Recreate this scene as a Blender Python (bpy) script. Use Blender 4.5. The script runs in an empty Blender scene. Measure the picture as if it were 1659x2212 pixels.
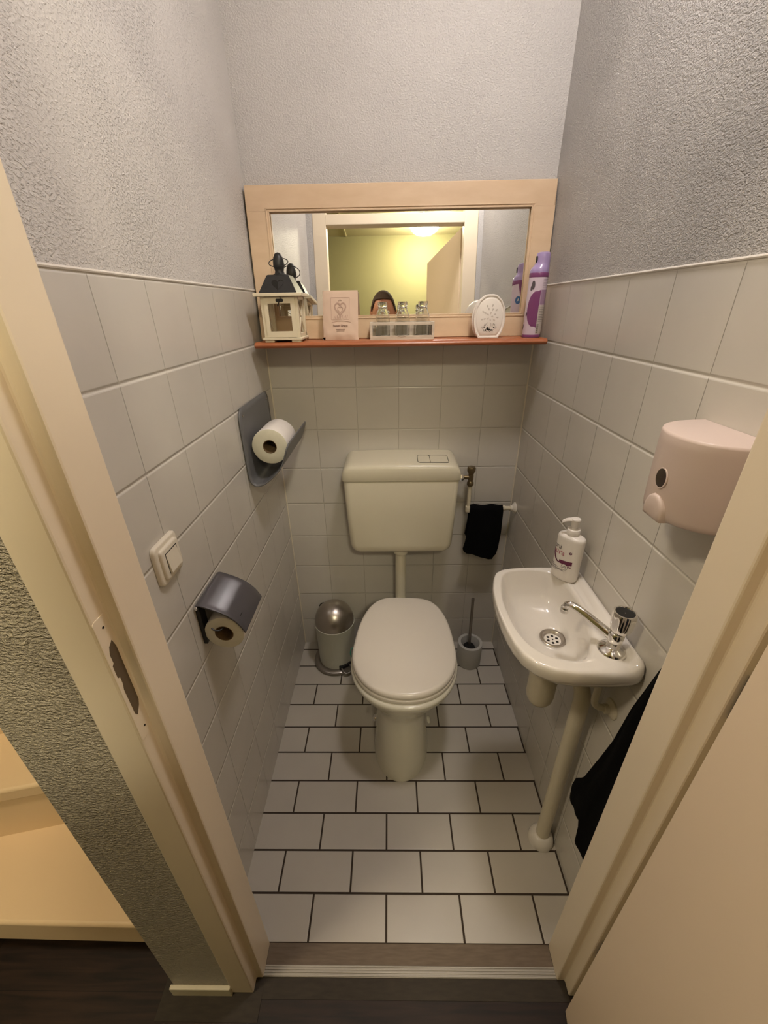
import bpy, bmesh, math, random
from math import sin, cos, pi, radians, sqrt
from mathutils import Vector, Matrix
random.seed(7)
SC = bpy.context.scene
COL = SC.collection
W = 0.911          # room width; back wall Y=0, camera side negative Y
TT = 1.514         # top of tiling
YF = -1.055        # inner face of the front wall
YH = -1.137        # hall face of the front wall

# ------------------------------------------------------------------ helpers
def thing(name, label, cat, loc=(0, 0, 0), group=None, rotz=0.0):
    o = bpy.data.objects.new(name, None); COL.objects.link(o)
    o.empty_display_size = 0.05
    o.location = loc; o.rotation_euler = (0, 0, rotz)
    o['label'] = label; o['category'] = cat
    if group: o['group'] = group
    return o

def root_of(o):
    while o.parent: o = o.parent
    return o

def finish(name, bm, mat, parent=None, smooth=True, bevel=0, local=False, label=None, angle=40, sub=0, bseg=3):
    """link a bmesh as one object; coordinates are world unless local"""
    if parent is not None and not local:
        r = root_of(parent)
        off = Vector(r.location)
        for v in bm.verts: v.co -= off
    me = bpy.data.meshes.new(name)
    bmesh.ops.recalc_face_normals(bm, faces=bm.faces)
    bm.to_mesh(me); bm.free()
    for p in me.polygons: p.use_smooth = smooth
    o = bpy.data.objects.new(name, me); COL.objects.link(o)
    if mat:
        for m in (mat if isinstance(mat, (list, tuple)) else [mat]): me.materials.append(m)
    if parent is not None: o.parent = parent
    if bevel:
        b = o.modifiers.new('bevel', 'BEVEL'); b.width = bevel; b.segments = bseg
        b.limit_method = 'ANGLE'; b.angle_limit = radians(40); b.harden_normals = False
    if sub:
        s = o.modifiers.new('sub', 'SUBSURF'); s.levels = sub; s.render_levels = sub
    if smooth and not sub:
        try: me.set_sharp_from_angle(angle=radians(angle))
        except Exception: pass
    if label: o['label'] = label
    return o

def tag(o, label, cat, group=None):
    o['label'] = label; o['category'] = cat
    if group: o['group'] = group
    return o

def struct(name, bm, mat, **k):
    o = finish(name, bm, mat, **k)
    if o.parent is None: o['kind'] = 'structure'
    return o

def center_origin(o):
    me = o.data
    c = sum((v.co for v in me.vertices), Vector()) / len(me.vertices)
    zmin = min(v.co.z for v in me.vertices); c.z = zmin
    for v in me.vertices: v.co -= c
    o.location = o.location + c
    return o

B = bmesh.new

def box(bm, x0, x1, y0, y1, z0, z1, mi=0):
    r = bmesh.ops.create_cube(bm, size=1)
    for v in r['verts']:
        v.co = Vector((x0 + (v.co.x + .5) * (x1 - x0), y0 + (v.co.y + .5) * (y1 - y0), z0 + (v.co.z + .5) * (z1 - z0)))
    if mi:
        for f in bm.faces:
            if all(v in r['verts'] for v in f.verts): f.material_index = mi
    return r['verts']

def frame_of(d):
    d = Vector(d).normalized()
    a = Vector((0, 0, 1)) if abs(d.z) < .9 else Vector((0, 1, 0))
    u = d.cross(a).normalized(); v = d.cross(u).normalized()
    return u, v

def ringloft(bm, rings, cap0=True, cap1=True, closed=True, mi=0):
    vs = [[bm.verts.new(p) for p in r] for r in rings]
    n = len(rings[0]); out = []
    for a, b in zip(vs[:-1], vs[1:]):
        for i in range(n if closed else n - 1):
            j = (i + 1) % n
            try: out.append(bm.faces.new((a[i], a[j], b[j], b[i])))
            except Exception: pass
    if cap0: out.append(bm.faces.new(list(reversed(vs[0]))))
    if cap1: out.append(bm.faces.new(vs[-1]))
    for f in out: f.material_index = mi
    return vs

def cone(bm, p0, p1, r0, r1=None, seg=32, caps=True, mi=0):
    if r1 is None: r1 = r0
    p0 = Vector(p0); p1 = Vector(p1); u, v = frame_of(p1 - p0)
    rg = [[p + (u * cos(2 * pi * i / seg) + v * sin(2 * pi * i / seg)) * r for i in range(seg)] for p, r in ((p0, r0), (p1, r1))]
    return ringloft(bm, rg, caps, caps, mi=mi)

def catmull(pts, n=8):
    pts = [Vector(p) for p in pts]; out = []
    P = [pts[0] * 2 - pts[1]] + pts + [pts[-1] * 2 - pts[-2]]
    for i in range(1, len(P) - 2):
        a, b, c, d = P[i - 1:i + 3]
        for k in range(n):
            t = k / n
            out.append(.5 * ((2 * b) + (c - a) * t + (2 * a - 5 * b + 4 * c - d) * t * t + (3 * b - a - 3 * c + d) * t ** 3))
    out.append(pts[-1]); return out

def tube(bm, pts, r, seg=20, smooth=8, closed=False, mi=0, caps=True):
    pts = [Vector(p) for p in pts]
    if smooth: 
        if callable(r) or not isinstance(r, (list, tuple)): pts = catmull(pts, smooth)
    n = len(pts); rings = []
    t0 = (pts[1] - pts[0]).normalized(); u, v = frame_of(t0)
    for i, p in enumerate(pts):
        if closed: t = pts[(i + 1) % n] - pts[i - 1]
        else: t = pts[min(i + 1, n - 1)] - pts[max(i - 1, 0)]
        t = t.normalized()
        u = (u - t * u.dot(t)).normalized(); v = t.cross(u).normalized()
        rr = r(i / (n - 1)) if callable(r) else (r[i] if isinstance(r, (list, tuple)) else r)
        rings.append([p + (u * cos(2 * pi * k / seg) + v * sin(2 * pi * k / seg)) * rr for k in range(seg)])
    if closed: rings.append(rings[0])
    ringloft(bm, rings, caps and not closed, caps and not closed, mi=mi)
    if closed: bmesh.ops.remove_doubles(bm, verts=bm.verts, dist=1e-6)

def lathe(bm, prof, c=(0, 0, 0), seg=48, axis='z', mi=0, caps=True):
    c = Vector(c); rings = []
    for r, h in prof:
        r = max(r, 1e-5)
        ring = []
        for k in range(seg):
            a = 2 * pi * k / seg
            if axis == 'z': q = Vector((r * cos(a), r * sin(a), h))
            elif axis == 'x': q = Vector((h, r * cos(a), r * sin(a)))
            else: q = Vector((r * sin(a), h, r * cos(a)))
            ring.append(c + q)
        rings.append(ring)
    ringloft(bm, rings, caps, caps, mi=mi)

def rrect(x0, x1, y0, y1, r, n=6):
    pts = []
    for cx, cy, a0 in ((x1 - r, y1 - r, 0), (x0 + r, y1 - r, pi / 2), (x0 + r, y0 + r, pi), (x1 - r, y0 + r, 3 * pi / 2)):
        for k in range(n + 1):
            a = a0 + pi / 2 * k / n
            pts.append((cx + r * cos(a), cy + r * sin(a)))
    return pts

def plate(bm, pts2, fn, t0, t1, mi=0):
    """prism from a 2D outline; fn(a,b,t) -> world"""
    ringloft(bm, [[Vector(fn(a, b, t0)) for a, b in pts2], [Vector(fn(a, b, t1)) for a, b in pts2]], mi=mi)

def polar(pts, c, n):
    """resample a star-shaped closed outline about c to n points by angle"""
    pl = sorted([(math.atan2(y - c[1], x - c[0]) % (2 * pi), x, y) for x, y in pts])
    ext = [(pl[-1][0] - 2 * pi, pl[-1][1], pl[-1][2])] + pl + [(pl[0][0] + 2 * pi, pl[0][1], pl[0][2])]
    out = []
    for k in range(n):
        a = 2 * pi * k / n
        for p, q in zip(ext[:-1], ext[1:]):
            if p[0] <= a <= q[0]:
                # intersect ray with segment
                dx, dy = cos(a), sin(a); ex, ey = q[1] - p[1], q[2] - p[2]
                det = dx * -ey + ex * dy
                px, py = p[1] - c[0], p[2] - c[1]
                if abs(det) < 1e-12: t = sqrt(px * px + py * py)
                else: t = (px * -ey + ex * py) / det
                out.append((c[0] + dx * t, c[1] + dy * t)); break
    return out

def smooth_closed(pts, n=6):
    P = [Vector((p[0], p[1], 0)) for p in pts]; m = len(P); out = []
    for i in range(m):
        a, b, c, d = P[i - 1], P[i], P[(i + 1) % m], P[(i + 2) % m]
        for k in range(n):
            t = k / n
            q = .5 * ((2 * b) + (c - a) * t + (2 * a - 5 * b + 4 * c - d) * t * t + (3 * b - a - 3 * c + d) * t ** 3)
            out.append((q.x, q.y))
    return out

def text_mesh(bm, s, size, fn, mi=0, spacing=1.0, shear=0.0, sx=1.0, bold=0.0):
    """letters as flat filled shapes mapped through fn(x, y) -> world; x,y start at 0,0"""
    cu = bpy.data.curves.new('t', 'FONT'); cu.body = s; cu.size = size
    cu.space_character = spacing; cu.shear = shear; cu.offset = bold; cu.resolution_u = 3
    o = bpy.data.objects.new('t', cu); COL.objects.link(o)
    dg = bpy.context.evaluated_depsgraph_get()
    me = bpy.data.meshes.new_from_object(o.evaluated_get(dg))
    vs = [bm.verts.new(fn(v.co.x * sx, v.co.y)) for v in me.vertices]
    for p in me.polygons:
        try: bm.faces.new([vs[i] for i in p.vertices]).material_index = mi
        except Exception: pass
    bpy.data.objects.remove(o); bpy.data.meshes.remove(me)

# ------------------------------------------------------------------ materials
def mat(name, col, rough=.5, metal=0.0, spec=.5, coat=0.0, trans=0.0, ior=1.45, emit=None, estr=0, noise=0.0, nscale=8.0, bump=0.0, bscale=200.0, sss=0.0, sheen=0.0):
    m = bpy.data.materials.new(name); m.use_nodes = True
    nt = m.node_tree; b = nt.nodes['Principled BSDF']
    b.inputs['Base Color'].default_value = (*col, 1); b.inputs['Roughness'].default_value = rough
    b.inputs['Metallic'].default_value = metal; b.inputs['Specular IOR Level'].default_value = spec
    b.inputs['IOR'].default_value = ior
    b.inputs['Coat Weight'].default_value = coat; b.inputs['Coat Roughness'].default_value = .05
    b.inputs['Transmission Weight'].default_value = trans
    b.inputs['Subsurface Weight'].default_value = sss
    b.inputs['Sheen Weight'].default_value = sheen
    if emit:
        b.inputs['Emission Color'].default_value = (*emit, 1); b.inputs['Emission Strength'].default_value = estr
    tc = nt.nodes.new('ShaderNodeTexCoord')
    n = nt.nodes.new('ShaderNodeTexNoise'); n.inputs['Scale'].default_value = nscale; n.inputs['Detail'].default_value = 4
    nt.links.new(tc.outputs['Object'], n.inputs['Vector'])
    r = nt.nodes.new('ShaderNodeMix'); r.data_type = 'RGBA'
    k = max(noise, .02)
    r.inputs['A'].default_value = (*[c * (1 - k) for c in col], 1)
    r.inputs['B'].default_value = (*[min(1, c * (1 + k)) for c in col], 1)
    nt.links.new(n.outputs['Fac'], r.inputs['Factor']); nt.links.new(r.outputs['Result'], b.inputs['Base Color'])
    if bump:
        n2 = nt.nodes.new('ShaderNodeTexNoise'); n2.inputs['Scale'].default_value = bscale; n2.inputs['Detail'].default_value = 3
        nt.links.new(tc.outputs['Object'], n2.inputs['Vector'])
        bp = nt.nodes.new('ShaderNodeBump'); bp.inputs['Strength'].default_value = 1; bp.inputs['Distance'].default_value = bump
        nt.links.new(n2.outputs['Fac'], bp.inputs['Height']); nt.links.new(bp.outputs['Normal'], b.inputs['Normal'])
    return m

def tile_mat(name, uax, u0, v0, vax, tw, th, col, grout, mort, uscale=1.0, offset=0.0, rough=.22, dep=.0015, var=.012, groove=True, lip=0.0):
    m = bpy.data.materials.new(name); m.use_nodes = True
    nt = m.node_tree; L = nt.links; b = nt.nodes['Principled BSDF']
    g = nt.nodes.new('ShaderNodeNewGeometry'); s = nt.nodes.new('ShaderNodeSeparateXYZ'); L.new(g.outputs['Position'], s.inputs[0])
    def sub(ax, o, sc=1.0):
        a = nt.nodes.new('ShaderNodeMath'); a.operation = 'SUBTRACT'; L.new(s.outputs[ax], a.inputs[0]); a.inputs[1].default_value = o
        if sc == 1.0: return a.outputs[0]
        c = nt.nodes.new('ShaderNodeMath'); c.operation = 'MULTIPLY'; L.new(a.outputs[0], c.inputs[0]); c.inputs[1].default_value = sc
        return c.outputs[0]
    cb = nt.nodes.new('ShaderNodeCombineXYZ'); L.new(sub(uax, u0, uscale), cb.inputs[0]); L.new(sub(vax, v0), cb.inputs[1])
    br = nt.nodes.new('ShaderNodeTexBrick'); L.new(cb.outputs[0], br.inputs['Vector'])
    br.inputs['Scale'].default_value = 1; br.inputs['Brick Width'].default_value = tw * uscale; br.inputs['Row Height'].default_value = th
    br.inputs['Mortar Size'].default_value = mort; br.inputs['Mortar Smooth'].default_value = .15; br.inputs['Bias'].default_value = 0
    br.offset = offset; br.offset_frequency = 2; br.squash = 1
    br.inputs['Color1'].default_value = (*[c * (1 - var) for c in col], 1); br.inputs['Color2'].default_value = (*[c * (1 + var) for c in col], 1)
    br.inputs['Mortar'].default_value = (*grout, 1)
    n = nt.nodes.new('ShaderNodeTexNoise'); n.inputs['Scale'].default_value = 9; n.inputs['Detail'].default_value = 5; L.new(g.outputs['Position'], n.inputs['Vector'])
    mx = nt.nodes.new('ShaderNodeMix'); mx.data_type = 'RGBA'; mx.blend_type = 'MULTIPLY'; mx.inputs['Factor'].default_value = 1
    rmp = nt.nodes.new('ShaderNodeMapRange'); rmp.inputs['To Min'].default_value = .93; rmp.inputs['To Max'].default_value = 1.05
    L.new(n.outputs['Fac'], rmp.inputs['Value']); L.new(br.outputs['Color'], mx.inputs['A']); L.new(rmp.outputs[0], mx.inputs['B'])
    L.new(mx.outputs['Result'], b.inputs['Base Color'])
    # roughness: glossy tile, matt grout
    rr = nt.nodes.new('ShaderNodeMapRange'); rr.inputs['To Min'].default_value = rough; rr.inputs['To Max'].default_value = .85
    L.new(br.outputs['Fac'], rr.inputs['Value']); L.new(rr.outputs[0], b.inputs['Roughness'])
    br2 = nt.nodes.new('ShaderNodeTexBrick'); L.new(cb.outputs[0], br2.inputs['Vector'])
    for k in ('Scale', 'Brick Width', 'Row Height', 'Bias'): br2.inputs[k].default_value = br.inputs[k].default_value
    br2.inputs['Mortar Size'].default_value = mort * 1.7; br2.inputs['Mortar Smooth'].default_value = 1.0
    br2.offset = offset; br2.offset_frequency = 2
    n3 = nt.nodes.new('ShaderNodeTexNoise'); n3.inputs['Scale'].default_value = 22; n3.inputs['Detail'].default_value = 2; L.new(g.outputs['Position'], n3.inputs['Vector'])
    hm = nt.nodes.new('ShaderNodeMath'); hm.operation = 'MULTIPLY_ADD'; L.new(n3.outputs['Fac'], hm.inputs[0]); hm.inputs[1].default_value = -.18
    L.new(br2.outputs['Fac'], hm.inputs[2])
    bp = nt.nodes.new('ShaderNodeBump'); bp.invert = True; bp.inputs['Strength'].default_value = 1; bp.inputs['Distance'].default_value = dep
    L.new(hm.outputs[0], bp.inputs['Height']); L.new(bp.outputs['Normal'], b.inputs['Normal'])
    return m

def stucco(name, col, scale=130, dist=.002, rough=.6, stretch=(1, 1, 1), fine=.4, lo=.35, hi=.75):
    m = bpy.data.materials.new(name); m.use_nodes = True
    nt = m.node_tree; L = nt.links; b = nt.nodes['Principled BSDF']
    b.inputs['Base Color'].default_value = (*col, 1); b.inputs['Roughness'].default_value = rough
    g = nt.nodes.new('ShaderNodeNewGeometry'); mp = nt.nodes.new('ShaderNodeMapping'); mp.inputs['Scale'].default_value = stretch
    L.new(g.outputs['Position'], mp.inputs['Vector'])
    n1 = nt.nodes.new('ShaderNodeTexNoise'); n1.inputs['Scale'].default_value = scale; n1.inputs['Detail'].default_value = 3; n1.inputs['Roughness'].default_value = .6; n1.inputs['Distortion'].default_value = .15
    L.new(mp.outputs[0], n1.inputs['Vector'])
    mr = nt.nodes.new('ShaderNodeMapRange'); mr.interpolation_type = 'SMOOTHSTEP'; mr.inputs['From Min'].default_value = lo; mr.inputs['From Max'].default_value = hi
    L.new(n1.outputs['Fac'], mr.inputs['Value'])
    n2 = nt.nodes.new('ShaderNodeTexNoise'); n2.inputs['Scale'].default_value = 7; n2.inputs['Detail'].default_value = 2; L.new(g.outputs['Position'], n2.inputs['Vector'])
    mr2 = nt.nodes.new('ShaderNodeMapRange'); mr2.inputs['From Min'].default_value = .35; mr2.inputs['From Max'].default_value = .65; mr2.inputs['To Min'].default_value = fine
    L.new(n2.outputs['Fac'], mr2.inputs['Value'])
    mu = nt.nodes.new('ShaderNodeMath'); mu.operation = 'MULTIPLY'; L.new(mr.outputs[0], mu.inputs[0]); L.new(mr2.outputs[0], mu.inputs[1])
    bp = nt.nodes.new('ShaderNodeBump'); bp.inputs['Strength'].default_value = 1; bp.inputs['Distance'].default_value = dist
    L.new(mu.outputs[0], bp.inputs['Height']); L.new(bp.outputs['Normal'], b.inputs['Normal'])
    return m

def wood_floor(name):
    m = bpy.data.materials.new(name); m.use_nodes = True
    nt = m.node_tree; L = nt.links; b = nt.nodes['Principled BSDF']
    g = nt.nodes.new('ShaderNodeNewGeometry')
    mp = nt.nodes.new('ShaderNodeMapping'); mp.inputs['Scale'].default_value = (3, 40, 3); L.new(g.outputs['Position'], mp.inputs['Vector'])
    n = nt.nodes.new('ShaderNodeTexNoise'); n.inputs['Scale'].default_value = 2.2; n.inputs['Detail'].default_value = 8; n.inputs['Distortion'].default_value = .6
    L.new(mp.outputs[0], n.inputs['Vector'])
    cr = nt.nodes.new('ShaderNodeValToRGB'); cr.color_ramp.elements[0].color = (.010, .0055, .003, 1); cr.color_ramp.elements[0].position = .3
    cr.color_ramp.elements[1].color = (.036, .018, .010, 1); cr.color_ramp.elements[1].position = .75
    L.new(n.outputs['Fac'], cr.inputs[0]); 
    br = nt.nodes.new('ShaderNodeTexBrick'); L.new(g.outputs['Position'], br.inputs['Vector']); br.inputs['Scale'].default_value = 1
    br.inputs['Brick Width'].default_value = 1.2; br.inputs['Row Height'].default_value = .19; br.inputs['Mortar Size'].default_value = .0008
    br.inputs['Color1'].default_value = (.85, .85, .85, 1); br.inputs['Color2'].default_value = (1.1, 1.1, 1.1, 1); br.inputs['Mortar'].default_value = (.3, .3, .3, 1)
    mx = nt.nodes.new('ShaderNodeMix'); mx.data_type = 'RGBA'; mx.blend_type = 'MULTIPLY'; mx.inputs['Factor'].default_value = 1
    L.new(cr.outputs[0], mx.inputs['A']); L.new(br.outputs['Color'], mx.inputs['B']); L.new(mx.outputs['Result'], b.inputs['Base Color'])
    b.inputs['Roughness'].default_value = .55; b.inputs['Specular IOR Level'].default_value = .3
    return m

def grained(name, c0, c1, scale=(1, 1, 30), rough=.45, ns=6.0):
    m = bpy.data.materials.new(name); m.use_nodes = True
    nt = m.node_tree; L = nt.links; b = nt.nodes['Principled BSDF']
    tc = nt.nodes.new('ShaderNodeTexCoord'); mp = nt.nodes.new('ShaderNodeMapping'); mp.inputs['Scale'].default_value = scale
    L.new(tc.outputs['Object'], mp.inputs['Vector'])
    n = nt.nodes.new('ShaderNodeTexNoise'); n.inputs['Scale'].default_value = ns; n.inputs['Detail'].default_value = 6; L.new(mp.outputs[0], n.inputs['Vector'])
    cr = nt.nodes.new('ShaderNodeValToRGB'); cr.color_ramp.elements[0].color = (*c0, 1); cr.color_ramp.elements[1].color = (*c1, 1)
    cr.color_ramp.elements[0].position = .3; cr.color_ramp.elements[1].position = .7
    L.new(n.outputs['Fac'], cr.inputs[0]); L.new(cr.outputs[0], b.inputs['Base Color']); b.inputs['Roughness'].default_value = rough
    return m

TILE = (.595, .565, .51); GR = (.64, .61, .55)
M = {}
M['tile_back'] = tile_mat('tile_back', 0, 0, TT - 1.52, 2, W / 6, .152, TILE, (.50, .47, .415), .0024, uscale=2.6, dep=.0011)
M['tile_left'] = tile_mat('tile_left', 1, -.8347 - .1493 * 3, TT - 1.52, 2, .1493, .152, TILE, GR, .0030, uscale=4.5, dep=.0016)
M['tile_right'] = tile_mat('tile_right', 1, -.6854 - .1493 * 4, TT - 1.52, 2, .1493, .152, TILE, GR, .0030, uscale=4.5, dep=.0016)
M['tile_floor'] = tile_mat('tile_floor', 0, .0975, -1.0554, 1, .2026, .1008, (.50, .465, .41), (.04, .026, .016), .0028, offset=.5, rough=.3, dep=.0012, var=.015)
M['tile_front'] = tile_mat('tile_front', 0, 0, TT - 1.52, 2, W / 6, .152, TILE, GR, .0028, uscale=1.8, dep=.0012)
M['plaster_l'] = stucco('plaster_left', (.60, .575, .55), 190, .0019, .55, (1, 1, 1.35), fine=.5, lo=.42, hi=.80)
M['plaster_b'] = stucco('plaster_back', (.55, .53, .515), 210, .0013, .5, (1, 1, 1.2), fine=.8)
M['plaster_r'] = stucco('plaster_right', (.60, .575, .55), 230, .0042, .40, (1, 1, 1.5), fine=.65, lo=.3, hi=.75)
M['plaster_end'] = stucco('plaster_hall', (.60, .53, .40), 170, .0085, .34, (1, 1, 1.6), fine=.6, lo=.3, hi=.70)
M['hallwall'] = mat('hall_wall_paint', (.215, .195, .088), .7, noise=.02)
M['hallceil'] = mat('hall_ceiling_panel', (.62, .56, .34), .8)
M['ceil'] = mat('ceiling_paint', (.75, .72, .68), .8)
M['cream'] = mat('cream_paint', (.84, .725, .56), .38, noise=.02, nscale=5, bump=.0002, bscale=60)
M['doorp'] = mat('door_paint', (.86, .70, .52), .45, noise=.02, nscale=4)
M['inner'] = mat('white_frame_paint', (.74, .68, .58), .4)
M['stair'] = mat('stair_paint', (.76, .57, .35), .5, noise=.02)
M['floorw'] = wood_floor('dark_laminate')
M['sill'] = grained('worn_sill', (.115, .08, .05), (.16, .115, .075), (4, 30, 4), .6)
M['alu'] = mat('aluminium_strip', (.36, .33, .28), .45, metal=.3)
M['greystrip'] = grained('grey_floor_strip', (.024, .017, .010), (.040, .029, .018), (5, 20, 5), .75)
M['ceramic'] = mat('white_ceramic', (.72, .68, .62), .09, coat=.3, noise=.01)
M['bowlc'] = mat('cream_ceramic', (.66, .63, .53), .10, coat=.3, noise=.01)
M['seat'] = mat('seat_plastic', (.76, .70, .62), .22, noise=.01)
M['cist'] = mat('cistern_plastic', (.66, .615, .48), .24, noise=.015)
M['pvc'] = mat('pvc_cream', (.66, .60, .46), .38, noise=.02)
M['pvcw'] = mat('pvc_white', (.70, .66, .58), .35)
M['chrome'] = mat('chrome', (.82, .80, .77), .07, metal=1)
M['brass'] = mat('aged_brass', (.22, .17, .10), .32, metal=.9)
M['steel'] = mat('brushed_steel', (.50, .46, .42), .30, metal=1, noise=.1, nscale=30)
M['darksteel'] = mat('dull_steel', (.34, .31, .28), .33, metal=.9)
M['bin'] = mat('bin_cream', (.58, .58, .50), .4)
M['black'] = mat('black_plastic', (.012, .012, .012), .35)
M['blackcloth'] = mat('black_cloth', (.0035, .0035, .004), .95, bump=.0006, bscale=900, spec=.1)
M['greyplastic'] = mat('grey_plastic', (.135, .135, .14), .38)
M['coverp'] = mat('anthracite_metallic', (.105, .10, .11), .32, metal=.35)
M['holderb'] = mat('brush_holder_grey', (.50, .49, .46), .5)
M['dark'] = mat('dark_inside', (.008, .006, .004), .8)
M['paper'] = mat('tissue', (.80, .755, .71), .95, noise=.03, nscale=60, bump=.0007, bscale=300)
M['paperend'] = mat('tissue_end', (.66, .63, .50), .95, noise=.06, nscale=90)
M['card'] = mat('cardboard_core', (.16, .10, .045), .9)
M['switch'] = mat('switch_plastic', (.74, .68, .56), .35)
M['disp'] = mat('pinkish_plastic', (.60, .49, .44), .38)
M['shelfw'] = grained('orange_wood', (.30, .085, .030), (.42, .14, .055), (1.5, 14, 14), .32)
M['framew'] = grained('beige_frame_wood', (.62, .45, .29), (.69, .52, .35), (2, 6, 6), .45)
M['mirror'] = mat('mirror_silver', (.93, .94, .92), .012, metal=1)
M['lantw'] = mat('cream_wood', (.70, .62, .46), .5, noise=.06, nscale=40)
M['zinc'] = mat('dark_zinc', (.036, .035, .035), .42, metal=.5, noise=.25, nscale=30)
M['bag'] = mat('kraft_beige_paper', (.58, .43, .33), .85, noise=.05, nscale=25)
M['print'] = mat('brown_print', (.40, .27, .21), .9)
M['printd'] = mat('dark_print', (.20, .12, .09), .9)
M['crate'] = grained('whitewashed_wood', (.50, .42, .33), (.66, .58, .48), (3, 3, 20), .7)
M['glass'] = mat('clear_glass', (.96, .97, .94), .02, trans=1, ior=1.45)
M['pane'] = mat('thin_pane', (.95, .95, .92), .02, trans=1, ior=1.03)
M['whitep'] = mat('white_plastic', (.80, .74, .69), .38)
M['bottlep'] = mat('bottle_plastic', (.80, .755, .70), .3)
M['lilac'] = mat('lilac_plastic', (.36, .27, .50), .3, coat=.3)
M['purple'] = mat('purple_label', (.20, .055, .16), .3)
M['purplel'] = mat('pale_purple_label', (.34, .22, .34), .35)
M['canw'] = mat('lilac_white_can', (.60, .50, .58), .3)
M['lblw'] = mat('label_grey', (.55, .50, .45), .5)
M['magenta'] = mat('magenta_print', (.42, .07, .13), .5)
M['plum'] = mat('plum_print', (.13, .015, .06), .5)
M['greytxt'] = mat('grey_print', (.10, .08, .09), .6)
M['blue'] = mat('blue_print', (.05, .14, .33), .5)
M['teal'] = mat('teal_plastic', (.04, .30, .22), .4)
M['skin'] = mat('skin', (.42, .20, .125), .5, sss=.05, noise=.08, nscale=20)
M['hair'] = mat('dark_hair', (.045, .026, .016), .9, bump=.002, bscale=400)
M['shirt'] = mat('dark_shirt', (.03, .033, .045), .9)
M['jeans'] = mat('dark_trousers', (.03, .04, .07), .9)
M['shoe'] = mat('shoe', (.05, .04, .035), .6)
M['eye'] = mat('eye_white', (.75, .7, .66), .2)
M['iris'] = mat('iris', (.05, .03, .02), .2)
M['lampw'] = mat('lamp_white', (.85, .85, .82), .4)

def emitter(name, col, s):
    m = bpy.data.materials.new(name); m.use_nodes = True; nt = m.node_tree
    b = nt.nodes['Principled BSDF']; b.inputs['Base Color'].default_value = (.8, .8, .8, 1)
    b.inputs['Emission Color'].default_value = (*col, 1); b.inputs['Emission Strength'].default_value = s
    return m
M['lamp1'] = emitter('lamp_glow_toilet', (1, .92, .88), 57)
M['lamp2'] = emitter('lamp_glow_hall', (1, .90, .66), 84)
M['lamp_added'] = emitter('lamp_glow_added', (1, .84, .62), 64)  # glow of the added fill light by the stairs

# ------------------------------------------------------------------ room shell
ZC = 2.5
def wall_faces(name, parts):
    """one object, several materials: parts = [(box args, mat)]"""
    bm = B(); mats = []
    for args, m in parts:
        if m not in mats: mats.append(m)
        vs = box(bm, *args); s = set(vs)
        for f in bm.faces:
            if all(v in s for v in f.verts): f.material_index = mats.index(m)
    return struct(name, bm, mats, smooth=False)

wall_faces('wall_back', [((-.0, W, 0, .1, -.05, TT), M['tile_back']), ((-.0, W, .0, .1, TT, ZC), M['plaster_b'])])
wall_faces('wall_left', [((-.09, 0, YF, .1, -.05, TT), M['tile_left']), ((-.09, .0, YF, .1, TT, ZC), M['plaster_l']),
                         ((-.103, -.09, YH, .1, 0, ZC), M['plaster_end'])])
wall_faces('wall_right', [((W, W + .1, YF, .1, -.05, TT), M['tile_right']), ((W, W + .1, YF, .1, TT, ZC), M['plaster_r'])])
# front wall with the doorway (frame between X=.03 and .885)
FL, FR = .032, .886
wall_faces('wall_front', [((-.09, FL, YH, YF, 0, ZC), M['plaster_end']), ((FR, 2.0, YH, YF, 0, ZC), M['hallwall']),
                          ((0.0, FL, YF - .0, YF + .004, 0, TT), M['tile_front']), ((FR, W, YF, YF + .004, 0, TT), M['tile_front']),
                          ((0.0, FL, YF - .0, YF + .003, TT, ZC), M['plaster_b']), ((FR, W, YF, YF + .003, TT, ZC), M['plaster_b'])])
# caulk lines in the tile corners and plaster bead over the tiling
bm = B()
tube(bm, [(.001, -.001, 0), (.001, -.001, TT)], .0032, 8, 0); tube(bm, [(W - .001, -.001, 0), (W - .001, -.001, TT)], .0034, 8, 0)
struct('trim_1', bm, mat('caulk', (.70, .64, .52), .5))
bm = B()
tube(bm, [(.0, YF, TT + .002), (.0, 0, TT + .002)], .0026, 8, 0); tube(bm, [(W, YF, TT + .002), (W, 0, TT + .002)], .0026, 8, 0)
tube(bm, [(0, 0, TT + .002), (W, 0, TT + .002)], .003, 8, 0)
struct('trim_2', bm, mat('plaster_bead', (.72, .675, .61), .6))

wall_faces('floor', [((0, W, -1.0555, 0, -.05, 0), M['tile_floor'])])
bm = B(); box(bm, -.01, W + .01, YF, .0, ZC, ZC + .05); struct('ceiling', bm, M['ceil'], smooth=False)
# hall shell
bm = B(); box(bm, -1.3, 2.0, -3.05, -1.112, -.055, -.004); box(bm, -1.3, -.103, -1.112, 1.2, -.055, -.004)
o = struct('floor_hall', bm, M['floorw'], smooth=False)
bm = B(); box(bm, -1.3, 2.0, -3.05, YF, ZC, ZC + .05); box(bm, -1.3, -.103, YF, 1.2, ZC, ZC + .05)
for x in (-.65, .03, .71, 1.39): box(bm, x - .006, x + .006, -3.0, YH, ZC - .006, ZC)
for y in (-1.9, -2.6): box(bm, -1.3, 2.0, y - .006, y + .006, ZC - .006, ZC)
struct('ceiling_hall', bm, M['hallceil'], smooth=False)
bm = B(); box(bm, -1.3, 2.0, -3.1, -3.0, 0, ZC); struct('wall_hall_rear', bm, M['hallwall'], smooth=False)
bm = B(); box(bm, -1.35, -1.2, -3.1, 1.2, 0, ZC); struct('wall_hall_left', bm, M['hallwall'], smooth=False)
bm = B(); box(bm, 2.0, 2.1, -3.1, YF, 0, ZC); struct('wall_hall_right', bm, M['hallwall'], smooth=False)
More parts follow.
